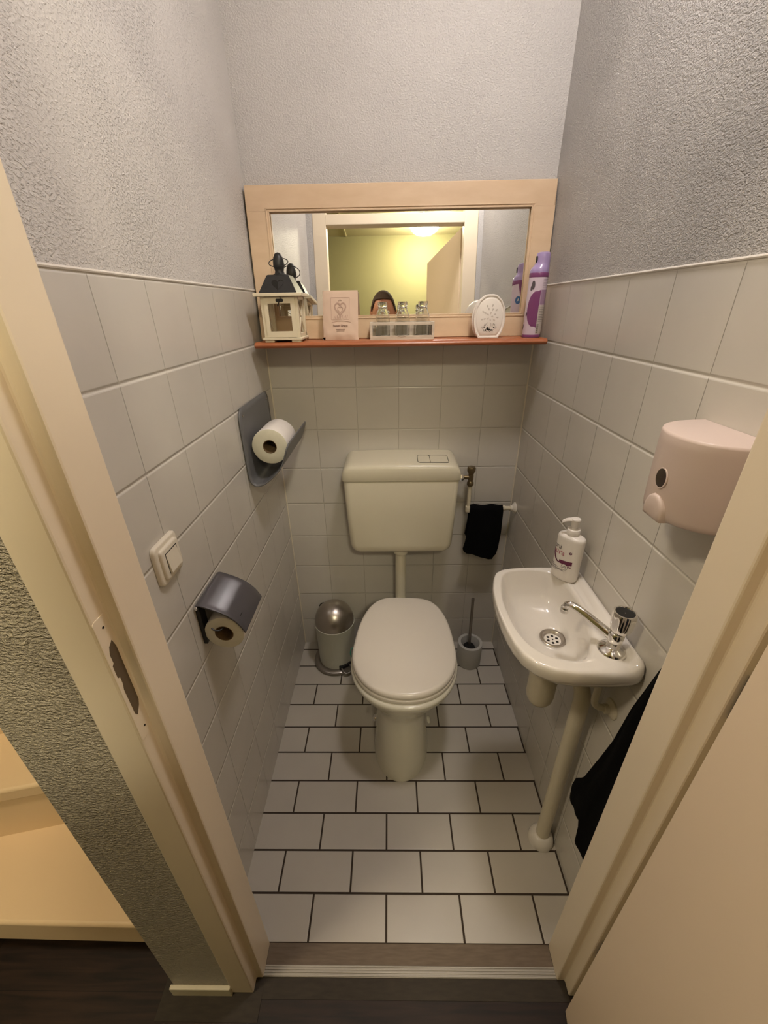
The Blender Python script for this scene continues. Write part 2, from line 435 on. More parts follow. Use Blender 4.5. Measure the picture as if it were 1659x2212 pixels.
bm = B(); box(bm, -1.3, -.103, 1.1, 1.2, 0, ZC); struct('wall_stair_end', bm, M['hallwall'], smooth=False)

# door frame: two posts, transom bar and head, each post stepped for the door
def post(bm, xo, xs, xi, z0, z1):
    # xo outer edge, xs rebate side, xi passage side
    s = 1 if xi > xo else -1
    prof = [(xo, YF), (xi, YF), (xi, -1.116), (xs, -1.116), (xs, -1.141), (xo, -1.141)]
    ringloft(bm, [[Vector((x, y, z)) for x, y in prof] for z in (z0, z1)])
bm = B()
post(bm, FL, .0845, .1014, 0, ZC); post(bm, FR, .834, .8154, 0, ZC)
prof = [(YF, 1.999), (-1.116, 1.999), (-1.116, 2.013), (-1.141, 2.013), (-1.141, 2.047), (YF, 2.047)]
ringloft(bm, [[Vector((x, y, z)) for y, z in prof] for x in (.10, .817)])
box(bm, .10, .817, -1.141, YF, 2.44, ZC)
frame = struct('trim_3', bm, M['cream'], smooth=False, bevel=.003, bseg=2)
# strike plate in the left post
sp = []
bm = B()
pts = rrect(-1.1405, -1.1165, .945, 1.150, .004)
plate(bm, pts, lambda a, b, t: (.0845 + t, a, b), 0, .0012)
sp = struct('strike_plate', bm, M['cream'], parent=frame, smooth=False, bevel=.0006)
bm = B()
hole = [(-1.121, 1.100), (-1.121, 1.005), (-1.124, .998), (-1.131, .988), (-1.1345, .994), (-1.1355, 1.04), (-1.1335, 1.048), (-1.1335, 1.06), (-1.137, 1.062), (-1.137, 1.082), (-1.134, 1.084), (-1.1345, 1.098), (-1.131, 1.107), (-1.124, 1.112)]
plate(bm, hole, lambda a, b, t: (.0845 + t, a, b), .001, .0016)
struct('latch_hole', bm, mat('latch_recess', (.12, .085, .05), .6), parent=sp, smooth=False)
for z in (1.135, .962):
    bm = B(); cone(bm, (.0855, -1.128, z), (.0862, -1.128, z), .0016, seg=12)
    struct('screw', bm, M['dark'], parent=sp)
# small white plinth on the wall end
bm = B(); box(bm, -.110, .034, -1.146, YH, -.004, .036)
struct('baseboard_hall', bm, mat('plinth_white', (.74, .68, .52), .4), smooth=False, bevel=.002)
# threshold pieces
bm = B(); box(bm, .1014, .8154, -1.094, -1.055, -.045, .0005); struct('trim_4', bm, M['sill'], smooth=False)
bm = B(); box(bm, .0995, .8165, -1.1145, -1.094, -.02, .0012)
for y in (-1.0965, -1.1015, -1.1065, -1.112): box(bm, .0995, .8165, y - .0014, y + .0014, .001, .0034)
struct('trim_5', bm, M['alu'], smooth=False, bevel=.0006)
bm = B(); box(bm, -.135, .105, -1.186, -1.1145, -.01, -.002); box(bm, -.135, -.103, -1.1145, -1.08, -.01, -.002)
box(bm, .086, .105, -1.1145, -1.112, -.01, -.002)
struct('trim_6', bm, M['greystrip'], smooth=False)
bm = B(); box(bm, .105, .835, -1.150, -1.1145, -.01, -.0025); struct('trim_7', bm, M['greystrip'], smooth=False)
# transom glass above the door
bm = B(); box(bm, .103, .814, -1.10, -1.096, 2.047, 2.44); struct('window_1', bm, M['pane'], smooth=False)

# open door, hinged on the right post and swung into the hall
ang = math.atan2(-.675, -.113)
dx, dy = cos(ang), sin(ang); nx, ny = -dy, dx     # n points to +X side
if nx < 0: nx, ny = -nx, -ny
H = (.8155, -1.165)
def dpt(a, b, z): return Vector((H[0] + dx * a + nx * b, H[1] + dy * a + ny * b, z))
bm = B()
def dbox(bm, a0, a1, b0, b1, z0, z1):
    vs = box(bm, a0, a1, b0, b1, z0, z1)
    for v in vs: v.co = dpt(v.co.x, v.co.y, v.co.z)
dbox(bm, .0, .725, 0, .026, .008, 2.008); dbox(bm, .0, .74, .026, .040, .008, 2.02)
door = struct('door_1', bm, M['doorp'], smooth=False, bevel=.002)
for z in (.25, 1.0, 1.80):
    bm = B(); cone(bm, (.8445, -1.149, z), (.8445, -1.149, z + .07), .006, seg=16); struct('hinge', bm, M['darksteel'], parent=door)
bm = B()
cone(bm, dpt(.67, 0, 1.05), dpt(.67, -.008, 1.05), .025, seg=32)
tube(bm, [dpt(.67, -.004, 1.05), dpt(.67, -.04, 1.05), dpt(.66, -.052, 1.05), dpt(.60, -.055, 1.05), dpt(.555, -.053, 1.05)], .008, 16)
struct('door_handle', bm, M['steel'], parent=door)

# ------------------------------------------------------------------ staircase at the left
st = thing('staircase', 'cream painted staircase rising behind the rough wall end, seen at the left edge', 'stairs', (-.65, -1.08, 0))
edges_ = [(-1.078, -1.090), (-1.040, -.815), (-.975, -.530), (-.890, -.235), (-.780, .08), (-.640, .42), (-.47, .78)]
for k in range(6):
    (l0, r0), (l1, r1) = edges_[k], edges_[k + 1]; z = .200 + .2 * k; th_ = .092 if k == 0 else .045
    bm = B()
    pts = [(-1.199, l0), (-.1035, r0), (-.1035, r1 + .03), (-1.199, l1 + .03)]
    ringloft(bm, [[Vector((x, y, z - th_)) for x, y in pts], [Vector((x, y, z)) for x, y in pts]])
    finish('tread', bm, M['stair'], st, smooth=True, bevel=.008)
    bm = B()
    pts = [(-1.199, l1 + .012), (-.1035, r1 + .012), (-.1035, r1 + .028), (-1.199, l1 + .028)]
    ringloft(bm, [[Vector((x, y, z)) for x, y in pts], [Vector((x, y, z + .155)) for x, y in pts]])
    finish('riser', bm, M['stair'], st, smooth=False)

# ------------------------------------------------------------------ shelf and mirror
ZS = 1.3735
sh = thing('wall_shelf', 'orange-brown wooden shelf with a rounded front edge under the mirror', 'shelf', (W / 2, -.09, ZS - .018))
bm = B()
ringloft(bm, [[Vector((x, y, z)) for y, z in [(-.0005, ZS), (-.166, ZS), (-.172, ZS - .003), (-.1755, ZS - .009), (-.172, ZS - .0145), (-.166, ZS - .017), (-.0005, ZS - .017)]] for x in (.0165, .019, .892, .8945)])
finish('board', bm, M['shelfw'], sh, bevel=.002)
def shelf_top(x): return ZS

mr = thing('wall_mirror', 'wide mirror in a beige wooden frame leaning on the shelf against the back wall', 'mirror', (W / 2, -.04, ZS))
th = radians(4.2)
def mp_(x, s, d):  # s along height from shelf, d out from the front plane (towards room)
    return Vector((x, -.056 + s * sin(th) - d * cos(th), ZS + .0008 + s * cos(th) - d * sin(th) * 0 + .0))
X0, X1, S1 = .0075, .9065, .409
gx0, gx1, gs0, gs1 = .0715, .8425, .066, .346
bm = B()
def slab(bm, x0, x1, s0, s1, d0, d1):
    vs = box(bm, x0, x1, s0, s1, d0, d1)
    for v in vs: v.co = mp_(v.co.x, v.co.y, v.co.z)
slab(bm, X0, X1, 0, gs0, -.018, 0); slab(bm, X0, X1, gs1, S1, -.018, 0)
slab(bm, X0, gx0, gs0, gs1, -.018, 0); slab(bm, gx1, X1, gs0, gs1, -.018, 0)
bmesh.ops.remove_doubles(bm, verts=bm.verts, dist=1e-6)
# drop coincident inner faces
seen = {}
for f in list(bm.faces):
    k = tuple(sorted(v.index for v in f.verts))
bm.verts.index_update(); seen = {}
dead = []
for f in bm.faces:
    k = tuple(sorted(v.index for v in f.verts)); 
    if k in seen: dead += [f, seen[k]]
    else: seen[k] = f
bmesh.ops.delete(bm, geom=list(set(dead)), context='FACES')
finish('frame', bm, M['framew'], mr, smooth=True, bevel=.0015)
bm = B()
for a in (0, 1):
    g = .0 if a == 0 else .0065; d0, d1 = (-.004, .0022) if a == 0 else (-.006, .0008)
    w = .0035
    slab(bm, gx0 - .008 + g, gx1 + .008 - g, gs0 - .008 + g, gs0 - .008 + g + w, d0, d1); slab(bm, gx0 - .008 + g, gx1 + .008 - g, gs1 + .008 - g - w, gs1 + .008 - g, d0, d1)
    slab(bm, gx0 - .008 + g, gx0 - .008 + g + w, gs0 - .008 + g, gs1 + .008 - g, d0, d1); slab(bm, gx1 + .008 - g - w, gx1 + .008 - g, gs0 - .008 + g, gs1 + .008 - g, d0, d1)
finish('bead', bm, M['framew'], mr, smooth=True, bevel=.0008)
bm = B(); slab(bm, gx0 - .003, gx1 + .003, gs0 - .003, gs1 + .003, -.016, -.011); finish('mirror_glass', bm, M['mirror'], mr, smooth=False)

# ------------------------------------------------------------------ lantern
LX, LY, LR = .104, -.113, .056
ln = thing('lantern', 'cream wooden lantern with dark metal roof, heart cut-out and ring, on shelf end', 'lantern', (LX, LY, ZS))
LZ = ZS
for sx in (-1, 1):
    for sy in (-1, 1):
        bm = B(); cx, cy = LX + sx * .040, LY + sy * .042
        box(bm, cx - .014, cx + .014, cy - .012, cy + .012, LZ, LZ + .006)
        finish('foot', bm, M['lantw'], ln, smooth=False, bevel=.001)
bm = B(); box(bm, LX - .059, LX + .059, LY - .059, LY + .056, LZ + .006, LZ + .013); finish('base_board', bm, M['lantw'], ln, bevel=.0015)
bm = B()
z0, z1 = LZ + .013, LZ + .122
for sx in (-1, 1):
    for sy in (-1, 1):
        cx, cy = LX + sx * .048, LY + sy * .047
        box(bm, cx - .006, cx + .006, cy - .006, cy + .006, z0, z1)
for sy in (-1, 1): box(bm, LX - .054, LX + .054, LY + sy * .047 - .005, LY + sy * .047 + .005, z1 - .008, z1)
for sx in (-1, 1): box(bm, LX + sx * .048 - .005, LX + sx * .048 + .005, LY - .05, LY + .05, z1 - .008, z1); box(bm, LX + sx * .048 - .005, LX + sx * .048 + .005, LY - .05, LY + .05, z0, z0 + .010)
box(bm, LX - .054, LX + .054, LY + .042, LY + .052, z0, z0 + .01)
# crossed slats on both sides
for sx in (-1, 1):
    for s in (-1, 1):
        x = LX + sx * .050
        a = Vector((x, LY - .042, z0 + .008 if s > 0 else z1 - .008)); b = Vector((x, LY + .042, z1 - .008 if s > 0 else z0 + .008))
        d = (b - a).normalized(); n = Vector((0, -d.z, d.y)) * .0035; t = Vector((.002, 0, 0))
        ringloft(bm, [[p - n - t, p + n - t, p + n + t, p - n + t] for p in (a, b)])
finish('body', bm, M['lantw'], ln, smooth=False, bevel=.0008)
bm = B()  # door at the front
yf = LY - .056
box(bm, LX - .044, LX - .033, yf, yf + .007, z0 + .001, z1 - .002); box(bm, LX + .033, LX + .046, yf, yf + .007, z0 + .001, z1 - .002)
box(bm, LX - .033, LX + .033, yf, yf + .007, z0 + .001, z0 + .017); box(bm, LX - .033, LX + .033, yf, yf + .007, z1 - .018, z1 - .002)
ldoor = finish('door', bm, M['lantw'], ln, smooth=False)
bm = B(); box(bm, LX - .034, LX + .034, yf + .003, yf + .0042, z0 + .016, z1 - .017); finish('pane', bm, M['pane'], ldoor, smooth=False)
bm = B()
plate(bm, rrect(-.012, .010, -.0042, .0042, .004), lambda a, b, t: (LX + a + .004, t, z1 - .010 + b), yf - .0022, yf)
tube(bm, [(LX + .006, yf - .001, z1 - .0), (LX + .006, yf - .004, z1 - .008), (LX + .001, yf - .004, z1 - .016), (LX - .002, yf - .003, z1 - .024)], .0012, 8)
cone(bm, (LX - .002, yf - .004, z1 - .021), (LX - .002, yf - .004, z1 - .026), .0028, .001, 12)
finish('latch', bm, M['black'], ln)
bm = B(); box(bm, LX - .069, LX + .069, LY - .069, LY + .056, LZ + .122, LZ + .131); finish('eave_board', bm, M['lantw'], ln, bevel=.0015)
# roof: truncated pyramid, heart cut in the front (dark inset heart)
bm = B()
zr0, zr1 = LZ + .131, LZ + .176
def rsq(h, z, dy=0): return [Vector((LX - h, LY - h + dy, z)), Vector((LX + h, LY - h + dy, z)), Vector((LX + h, LY + h + dy, z)), Vector((LX - h, LY + h + dy, z))]
ringloft(bm, [rsq(.055, zr0), rsq(.0535, zr0 + .003), rsq(.032, zr1), rsq(.028, zr1 + .002)])
roof = finish('roof', bm, M['zinc'], ln, smooth=False, bevel=.001)
def heart(n=28, s=1.0):
    o = []
    for i in range(n):
        t = 2 * pi * i / n
        o.append((s * 16 * sin(t) ** 3 / 17, s * (13 * cos(t) - 5 * cos(2 * t) - 2 * cos(3 * t) - cos(4 * t)) / 17))
    return o
bm = B()
def roofpt(a, b, t):
    z = (zr0 + zr1) / 2 + b * .9; k = (z - zr0) / (zr1 - zr0); y = LY - (.0545 * (1 - k) + .031 * k)
    return (LX + a, y - t, z)
plate(bm, heart(32, .0185), roofpt, .0002, .0012)
finish('heart_cutout', bm, M['dark'], roof)
bm = B()
hp = [(x * .72 + .0035, y * .78 - .0002) for x, y in heart(32, .0185) if x > -.004]
plate(bm, hp, roofpt, .0012, .0016)
finish('heart_inside', bm, M['zinc'], roof)
bm = B()
lathe(bm, [(.021, 0), (.019, .003), (.0145, .005), (.0125, .010), (.0135, .016), (.0160, .022), (.0162, .028), (.0155, .036), (.0140, .044), (.0105, .052), (.006, .0565), (.0, .058)], (LX, LY, zr1 + .001), 32)
fin = finish('finial', bm, M['zinc'], ln)
bm = B()
rp = [(LX + .0275 * cos(a), LY - .002 + .024 * sin(a), zr1 + .034 + .0125 * sin(a)) for a in [2 * pi * i / 40 for i in range(40)]]
tube(bm, rp, .0013, 8, 0, closed=True); finish('ring', bm, M['zinc'], ln)

# ------------------------------------------------------------------ paper bag
PX, PY = .2725, -.115
bg = thing('paper_bag', 'flat beige paper sachet with a printed heart picture standing on the shelf', 'bag', (PX, PY, ZS))
bm = B()
NX, NZ = 24, 30; hw = .0545; Hh = .147; lean = .055
def bagw(v): return hw * (1 + (.035 if v < .05 else 0) - .03 * max(0, .5 - v) * (1 - v) + .0)
def bagpt(u, v, s):
    puff = .0085 * (1 - abs(u) ** 3) * max(0, 1 - v) ** .6 * min(1, v * 9) + .0008
    wr = .0007 * sin(u * 9 + v * 17) * (1 - v)
    return Vector((PX + u * bagw(v), PY + v * lean - s * (puff + wr) - (0), ZS + .0005 + v * Hh * .935))
for s in (1, -1):
    g = [[bm.verts.new(bagpt(-1 + 2 * i / NX, j / NZ, s)) for i in range(NX + 1)] for j in range(NZ + 1)]
    for j in range(NZ):
        for i in range(NX): bm.faces.new((g[j][i], g[j][i + 1], g[j + 1][i + 1], g[j + 1][i]))
bmesh.ops.remove_doubles(bm, verts=bm.verts, dist=.0018)
finish('pouch', bm, M['bag'], bg)
def bagf(u, v, off=.0012):  # front surface
    p = bagpt(u, v, 1); return Vector((p.x, p.y - off, p.z))
def bagx(x, z): return bagf(x / hw, z / (Hh * .935))
bm = B()
def strip(bm, pts, w, fn):
    """flat ribbon following pts through fn(x,z)"""
    for (a, b), (c, d) in zip(pts[:-1], pts[1:]):
        n = Vector((-(d - b), c - a)); L = n.length or 1; n = n / L * w / 2
        q = [(a - n.x, b - n.y), (c - n.x, d - n.y), (c + n.x, d + n.y), (a + n.x, b + n.y)]
        bm.faces.new([bm.verts.new(fn(*t)) for t in q])
sq = [(-.028, .057), (.027, .057), (.029, .118), (-.029, .118), (-.028, .057)]
strip(bm, sq, .0009, bagx)
hpz = [(x * .95, .088 + y * 1.1) for x, y in heart(36, .019)]
strip(bm, hpz + [hpz[0]], .0040, bagx)
hpz = [(x * .95, .085 + y * 1.1) for x, y in heart(30, .009)]
strip(bm, hpz + [hpz[0]], .0016, bagx)
for i in range(9):
    x = -.02 + .005 * i; strip(bm, [(x, .060), (x + .002, .066 + .002 * (i % 3))], .002, bagx)
strip(bm, [(-.006, .108), (-.001, .112), (.005, .109)], .002, bagx)
strip(bm, [(-.027 + .0035 * i, .0495 + .004 * sin(pi * i / 17)) for i in range(18)], .0012, bagx)
finish('print_picture', bm, M['print'], bg, smooth=False)
bm = B()
text_mesh(bm, 'Sweet Grace', .0088, lambda x, y: bagx(x - .0235, y + .0375), bold=.0002)
for z, w in ((.0300, .014), (.0255, .0125)): strip(bm, [(-w, z), (-w * .1, z + .0003), (w, z)], .0010, bagx)
finish('print_text', bm, M['printd'], bg, smooth=False)

# ------------------------------------------------------------------ crate and three bottles
CX0, CX1, CYf, CYb = .3645, .5610, -.130, -.072
cr = thing('wooden_crate', 'small whitewashed wooden crate with a front window holding three glass bottles', 'crate', ((CX0 + CX1) / 2, -.1, ZS))
ch = .049
bm = B(); box(bm, CX0, CX1, CYf, CYb, ZS, ZS + .004); finish('bottom', bm, M['crate'], cr, smooth=False)
for xa in (CX0, CX1 - .0075):
    bm = B(); box(bm, xa, xa + .0075, CYf, CYb, ZS + .004, ZS + ch); finish('end_board', bm, M['crate'], cr, smooth=False, bevel=.0006)
for za, zb in ((.004, .0115), (ch - .0085, ch)):
    bm = B(); box(bm, CX0 + .0075, CX1 - .0075, CYf, CYf + .006, ZS + za, ZS + zb); finish('front_rail', bm, M['crate'], cr, smooth=False, bevel=.0006)
bm = B(); box(bm, CX0 + .0075, CX1 - .0075, CYb - .005, CYb, ZS + .004, ZS + ch); finish('rear_board', bm, M['crate'], cr, smooth=False)
bm = B(); strip(bm, [(-.012 + .002 * i, .0015 * abs(i - 6) / 6) for i in range(13)], .0006, lambda x, z: Vector((.4615 + x, CYf - .0004, ZS + .0068 + z))); finish('mark', bm, M['printd'], cr, smooth=False)
def glass_bottle(x, label):
    r = thing('glass_bottle', label, 'bottle', (x, -.101, ZS + .0045), 'small clear glass bottles in the crate')
    prof = [(.0, .0), (.019, .0), (.0215, .002), (.022, .006), (.022, .052), (.0205, .062), (.0165, .072), (.0128, .080), (.0118, .086), (.0140, .088), (.0148, .091), (.0140, .094), (.0142, .098), (.0135, .0995),
            (.0115, .0990), (.0105, .094), (.0100, .086), (.0110, .080), (.0150, .072), (.0190, .062), (.0202, .052), (.0202, .008), (.018, .0055), (.0, .005)]
    bm = B(); lathe(bm, prof, (0, 0, 0), 40, caps=False); bmesh.ops.remove_doubles(bm, verts=bm.verts, dist=1e-5)
    finish('glass_body', bm, M['glass'], r, local=True)
    bm = B()
    for a0, a1, z in ((2.4, 3.4, .083), ):
        tube(bm, [(.0138 * cos(a), .0138 * sin(a), z + .001 * sin(3 * a)) for a in [2 * pi * i / 24 for i in range(25)]], .0011, 8, 0)
    finish('wire', bm, M['steel'], r, local=True)
    return r
glass_bottle(.4035, 'empty clear glass bottle in the whitewashed crate, nearest the paper sachet')
glass_bottle(.4650, 'empty clear glass bottle in the whitewashed crate, the middle one of three')
glass_bottle(.5265, 'empty clear glass bottle in the whitewashed crate, nearest the oval air freshener')

# ------------------------------------------------------------------ oval air freshener
AX, AY = .7255, -.125
af = thing('air_freshener', 'white oval plastic air freshener with flower-shaped perforations on the shelf', 'air freshener', (AX, AY, ZS))
def oval(s):
    base = [(-.030, 0), (-.0405, .017), (-.0465, .040), (-.0475, .062), (-.0435, .084), (-.033, .104), (-.018, .1165), (-.008, .1195), (.008, .1195), (.018, .1165), (.033, .104), (.0435, .084), (.0475, .062), (.0465, .040), (.0405, .017), (.030, 0)]
    c = (0, .06); out = []
    for x, z in base: out.append((x * s, c[1] + (z - c[1]) * s))
    return out
def afp(a, b, t): return (AX + a, AY + t, ZS + b)
bm = B()
lev = [(1.0, .010), (1.0, -.004), (.985, -.006), (.93, -.0062), (.90, -.0030), (.86, -.0028), (.82, -.0052), (.78, -.006)]
ringloft(bm, [[Vector(afp(a, b, t)) for a, b in oval(s)] for s, t in lev], True, True)
face = finish('front_cover', bm, M['whitep'], af, angle=60)
bm = B()
ringloft(bm, [[Vector((AX - .006 + a, AY + t, ZS + max(b, .0))) for a, b in oval(s)] for s, t in ((.93, .009), (.90, .028), (.84, .040), (.6, .046))], True, True)
finish('rear_case', bm, M['whitep'], af, angle=60)
bm = B()
def petal(bm, x, z, l, w, a, t=-.0064):
    n = 10; pts = []
    for i in range(n):
        k = 2 * pi * i / n; px, pz = l * .5 * cos(k), w * .5 * sin(k) * (1 + .35 * cos(k))
        pts.append(Vector((AX + x + px * cos(a) - pz * sin(a), AY + t, ZS + z + px * sin(a) + pz * cos(a))))
    bm.faces.new([bm.verts.new(p) for p in pts])
petal(bm, -.004, .0265, .009, .0075, pi / 2); petal(bm, .0015, .0235, .006, .005, pi / 2 - .3)
for s in (-1, 1):
    petal(bm, s * .0085 - .001, .0225, .0055, .0045, pi / 2 + s * .4); petal(bm, s * .0135 - .001, .022, .007, .0015, pi / 2 - s * .4)
    petal(bm, s * .0145, .030, .0075, .002, -s * .6); petal(bm, s * .005 - .001, .0185, .006, .0012, -s * .5 + (pi if s < 0 else 0))
finish('open_slots', bm, M['dark'], face, smooth=False)
bm = B()
random.seed(3)
for ring, (n, r, zc) in enumerate(((5, .008, .0), (8, .018, .0), (9, .0265, .0))):
    for i in range(n):
        a = 2 * pi * i / n + ring * .3
        x, z = r * .85 * cos(a), .060 + r * 1.15 * sin(a)
        petal(bm, x, z, .0075, .0040, a)
for s in (-1, 1):
    petal(bm, s * .012, .038, .008, .006, s * .8); petal(bm, s * .019, .030, .009, .007, s * .3); petal(bm, s * .006, .0345, .006, .003, pi / 2 + s * .5)
finish('shallow_slots', bm, mat('freshener_shade', (.60, .535, .49), .6), face, smooth=False)

# ------------------------------------------------------------------ spray can
KX, KY, KR = .8585, -.122, .0262
cn = thing('aerosol_can', 'tall lilac and purple aerosol can standing at the right end of the shelf', 'aerosol can', (KX, KY, ZS))
bm = B(); lathe(bm, [(.0, 0), (.0245, 0), (.0262, .002), (KR, .006), (KR, .168), (.0255, .172), (0, .172)], (KX, KY, ZS), 48)
can = finish('can', bm, M['canw'], cn)
bm = B(); lathe(bm, [(.0266, .0015), (.0268, .003), (.0268, .0075), (.0264, .009)], (KX, KY, ZS), 48, caps=False); finish('base_rim', bm, M['purple'], cn)
bm = B(); lathe(bm, [(.0265, .160), (.0268, .161), (.0268, .1705), (.0262, .1715), (.02, .1715)], (KX, KY, ZS), 48, caps=False); finish('shoulder_band', bm, M['purple'], cn)
bm = B()  # trigger cap, leaning profile
rings = []
for z, r, ox in ((.1715, .0262, 0), (.178, .0262, 0), (.184, .0245, .002), (.190, .0210, .0045), (.197, .0195, .006), (.206, .0195, .006), (.216, .0192, .006), (.2205, .0178, .006), (.2225, .014, .006), (.223, .006, .006)):
    rings.append([Vector((KX + ox + r * cos(2 * pi * k / 40), KY + r * sin(2 * pi * k / 40), ZS + z)) for k in range(40)])
ringloft(bm, rings)
capo = finish('spray_cap', bm, M['lilac'], cn)
bm = B()
lathe(bm, [(.0001, 0), (.0042, 0), (.0042, .003), (.0001, .003)], (KX - .0150, KY - .0045, ZS + .205), 16, 'x')
for v in bm.verts: v.co.z = ZS + .205 + (v.co.z - ZS - .205) * 1.9
finish('nozzle', bm, M['black'], capo)
def canpt(th_, z, off=.0004): return Vector((KX + (KR + off) * sin(th_), KY - (KR + off) * cos(th_), ZS + z))
def canpatch(bm, l, r, z0, z1, n=24, m=10, off=.0004):
    g = []
    for j in range(n + 1):
        z = z0 + (z1 - z0) * j / n; a, b = l(z), r(z)
        g.append([bm.verts.new(canpt(a + (b - a) * i / m, z, off)) for i in range(m + 1)])
    for j in range(n):
        for i in range(m):
            try: bm.faces.new((g[j][i], g[j][i + 1], g[j + 1][i + 1], g[j + 1][i]))
            except Exception: pass
bm = B(); canpatch(bm, lambda z: .15 - 1.30 * sqrt(max(0, 1 - ((z - .078) / .050) ** 2)) ** .8, lambda z: .15, .028, .128)
canpatch(bm, lambda z: 2.2, lambda z: 3.6 - 8 * max(0, .155 - z), .120, .160); finish('purple_swirl', bm, M['purple'], can)
bm = B(); canpatch(bm, lambda z: .20, lambda z: 1.35, .090, .128, off=.0005); finish('label_panel', bm, M['purplel'], can)
bm = B(); canpatch(bm, lambda z: .12, lambda z: 1.3, .012, .088, off=.0006); finish('text_panel', bm, M['lblw'], can)
bm = B()
for i in range(9): canpatch(bm, lambda z: .25, lambda z, i=i: .9 + .25 * ((i * 7) % 3) / 2, .045 + i * .0045, .0458 + i * .0045, 1, 6, .0008)
for i in range(6): canpatch(bm, lambda z: .30, lambda z, i=i: 1.0 + .2 * (i % 2), .134 + i * .004, .1346 + i * .004, 1, 6, .0008)
for i in range(14): canpatch(bm, lambda z: .16, lambda z: .42, .014 + i * .0018, .014 + i * .0018 + (.0006 if i % 3 else .0011), 1, 4, .0009)
finish('fine_print', bm, M['greytxt'], can)
bm = B()
for zc, a, w, h in ((.140, -.75, .20, .012), (.132, -.95, .10, .007), (.064, -1.2, .1, .006), (.03, -1.6, .14, .008)):
    canpatch(bm, lambda z, zc=zc, a=a, w=w, h=h: a - w * sqrt(max(0, 1 - ((z - zc) / h) ** 2)), lambda z, zc=zc, a=a, w=w, h=h: a + w * sqrt(max(0, 1 - ((z - zc) / h) ** 2)), zc - h, zc + h, 10, 4)
finish('dark_spots', bm, M['greytxt'], can)
# rear side seen in the mirror: blue drop badge
bm = B(); canpatch(bm, lambda z: -2.7 - .33 * sqrt(max(0, 1 - ((z - .113) / .012) ** 2)), lambda z: -2.7 + .33 * sqrt(max(0, 1 - ((z - .113) / .012) ** 2)), .101, .125, 14, 6, .0005)
badge = finish('badge', bm, M['blue'], can)
bm = B(); text_mesh(bm, 'A', .013, lambda x, y: canpt(-2.7 + (x - .005) / KR, .1085 + y, .0009)); finish('badge_letter', bm, M['whitep'], can)

# ------------------------------------------------------------------ cistern
CC = .4615
ci = thing('cistern', 'cream plastic toilet cistern mounted on the tiled wall above the toilet', 'cistern', (CC, -.08, .60))
bm = B()
secs = [(.604, .305, .622, -.120, .03), (.606, .293, .634, -.133, .03), (.612, .281, .643, -.143, .028), (.624, .272, .652, -.150, .026), (.645, .2665, .6575, -.154, .024), (.76, .2605, .6625, -.156, .022), (.905, .2545, .6680, -.157, .022), (.9105, .2565, .6660, -.155, .022)]
ringloft(bm, [[Vector((x, y, z)) for x, y in rrect(x0, x1, yf_ , -.002, r)] for z, x0, x1, yf_, r in secs])
tank = finish('tank', bm, M['cist'], ci, angle=60)
lidprof = [(-.0015, .9125), (-.1580, .9125), (-.1605, .918), (-.1605, .945), (-.1588, .957), (-.1535, .966), (-.145, .9700), (-.125, .9725), (-.09, .9742), (-.05, .9752), (-.01, .9756), (-.0015, .9756)]
def lid_shape(x):
    x0, x1, r = .2515, .6715, .034
    d = min(x - x0, x1 - x); k = max(0, r - d) / r
    s = sqrt(max(0, 1 - k * k)); return s
bm = B(); rings = []
N = 44
for i in range(N + 1):
    t = i / N; x = .2515 + .42 * (.5 - .5 * cos(pi * t)) 
    s = lid_shape(x); crown = .004 * (1 - ((x - CC) / .21) ** 2)
    ring = []
    for y, z in lidprof:
        zz = z if z < .93 else .93 + (z - .93) * (.10 + .90 * s) + crown * (z > .95)
        yy = y if y > -.12 else y * (.93 + .07 * s)
        ring.append(Vector((x, yy, zz)))
    rings.append(ring)
ringloft(bm, rings)
clid = finish('tank_lid', bm, M['cist'], ci, angle=50)
def lid_z(y):
    pr = sorted([(a, b) for a, b in lidprof if b > .95])
    for (a, b), (c, d) in zip(pr[:-1], pr[1:]):
        if a <= y <= c: return b + (d - b) * (y - a) / (c - a)
    return .985
def lidtop(x, y): return Vector((x, y, lid_z(y) + .004 * (1 - ((x - CC) / .21) ** 2) + .0003))
for nm, bx0, bx1 in (('flush_button', .522, .5635), ('flush_button', .565, .628)):
    bm = B()
    out = rrect(bx0, bx1, -.135, -.070, .008, 4)
    o2 = [Vector(lidtop(x, y)) + Vector((0, 0, .0008)) for x, y in out]; o1 = [Vector(lidtop(x, y)) - Vector((0, 0, .002)) for x, y in out]
    ringloft(bm, [o1, o2])
    bt = finish(nm, bm, M['cist'], clid, smooth=False)
bm = B()
gl = rrect(.5205, .6295, -.1365, -.0685, .009, 5); tube(bm, [lidtop(x, y) for x, y in gl], .0009, 6, 0, closed=True)
tube(bm, [lidtop(.5643, -.069 - .067 * k / 6) for k in range(7)], .0009, 6, 0)
finish('button_gap', bm, M['dark'], clid)
bm = B(); lathe(bm, [(.0345, .0), (.0345, -.012), (.030, -.028), (.0265, -.034), (.0225, -.036)], (CC + .001, -.088, .606), 36); finish('pipe_collar', bm, M['cist'], ci)
bm = B(); tube(bm, [(CC + .001, -.088, .60), (CC + .001, -.088, .42), (CC + .001, -.090, .36), (CC + .001, -.105, .33), (CC, -.15, .318)], .0215, 28); finish('flush_pipe', bm, M['cist'], ci)

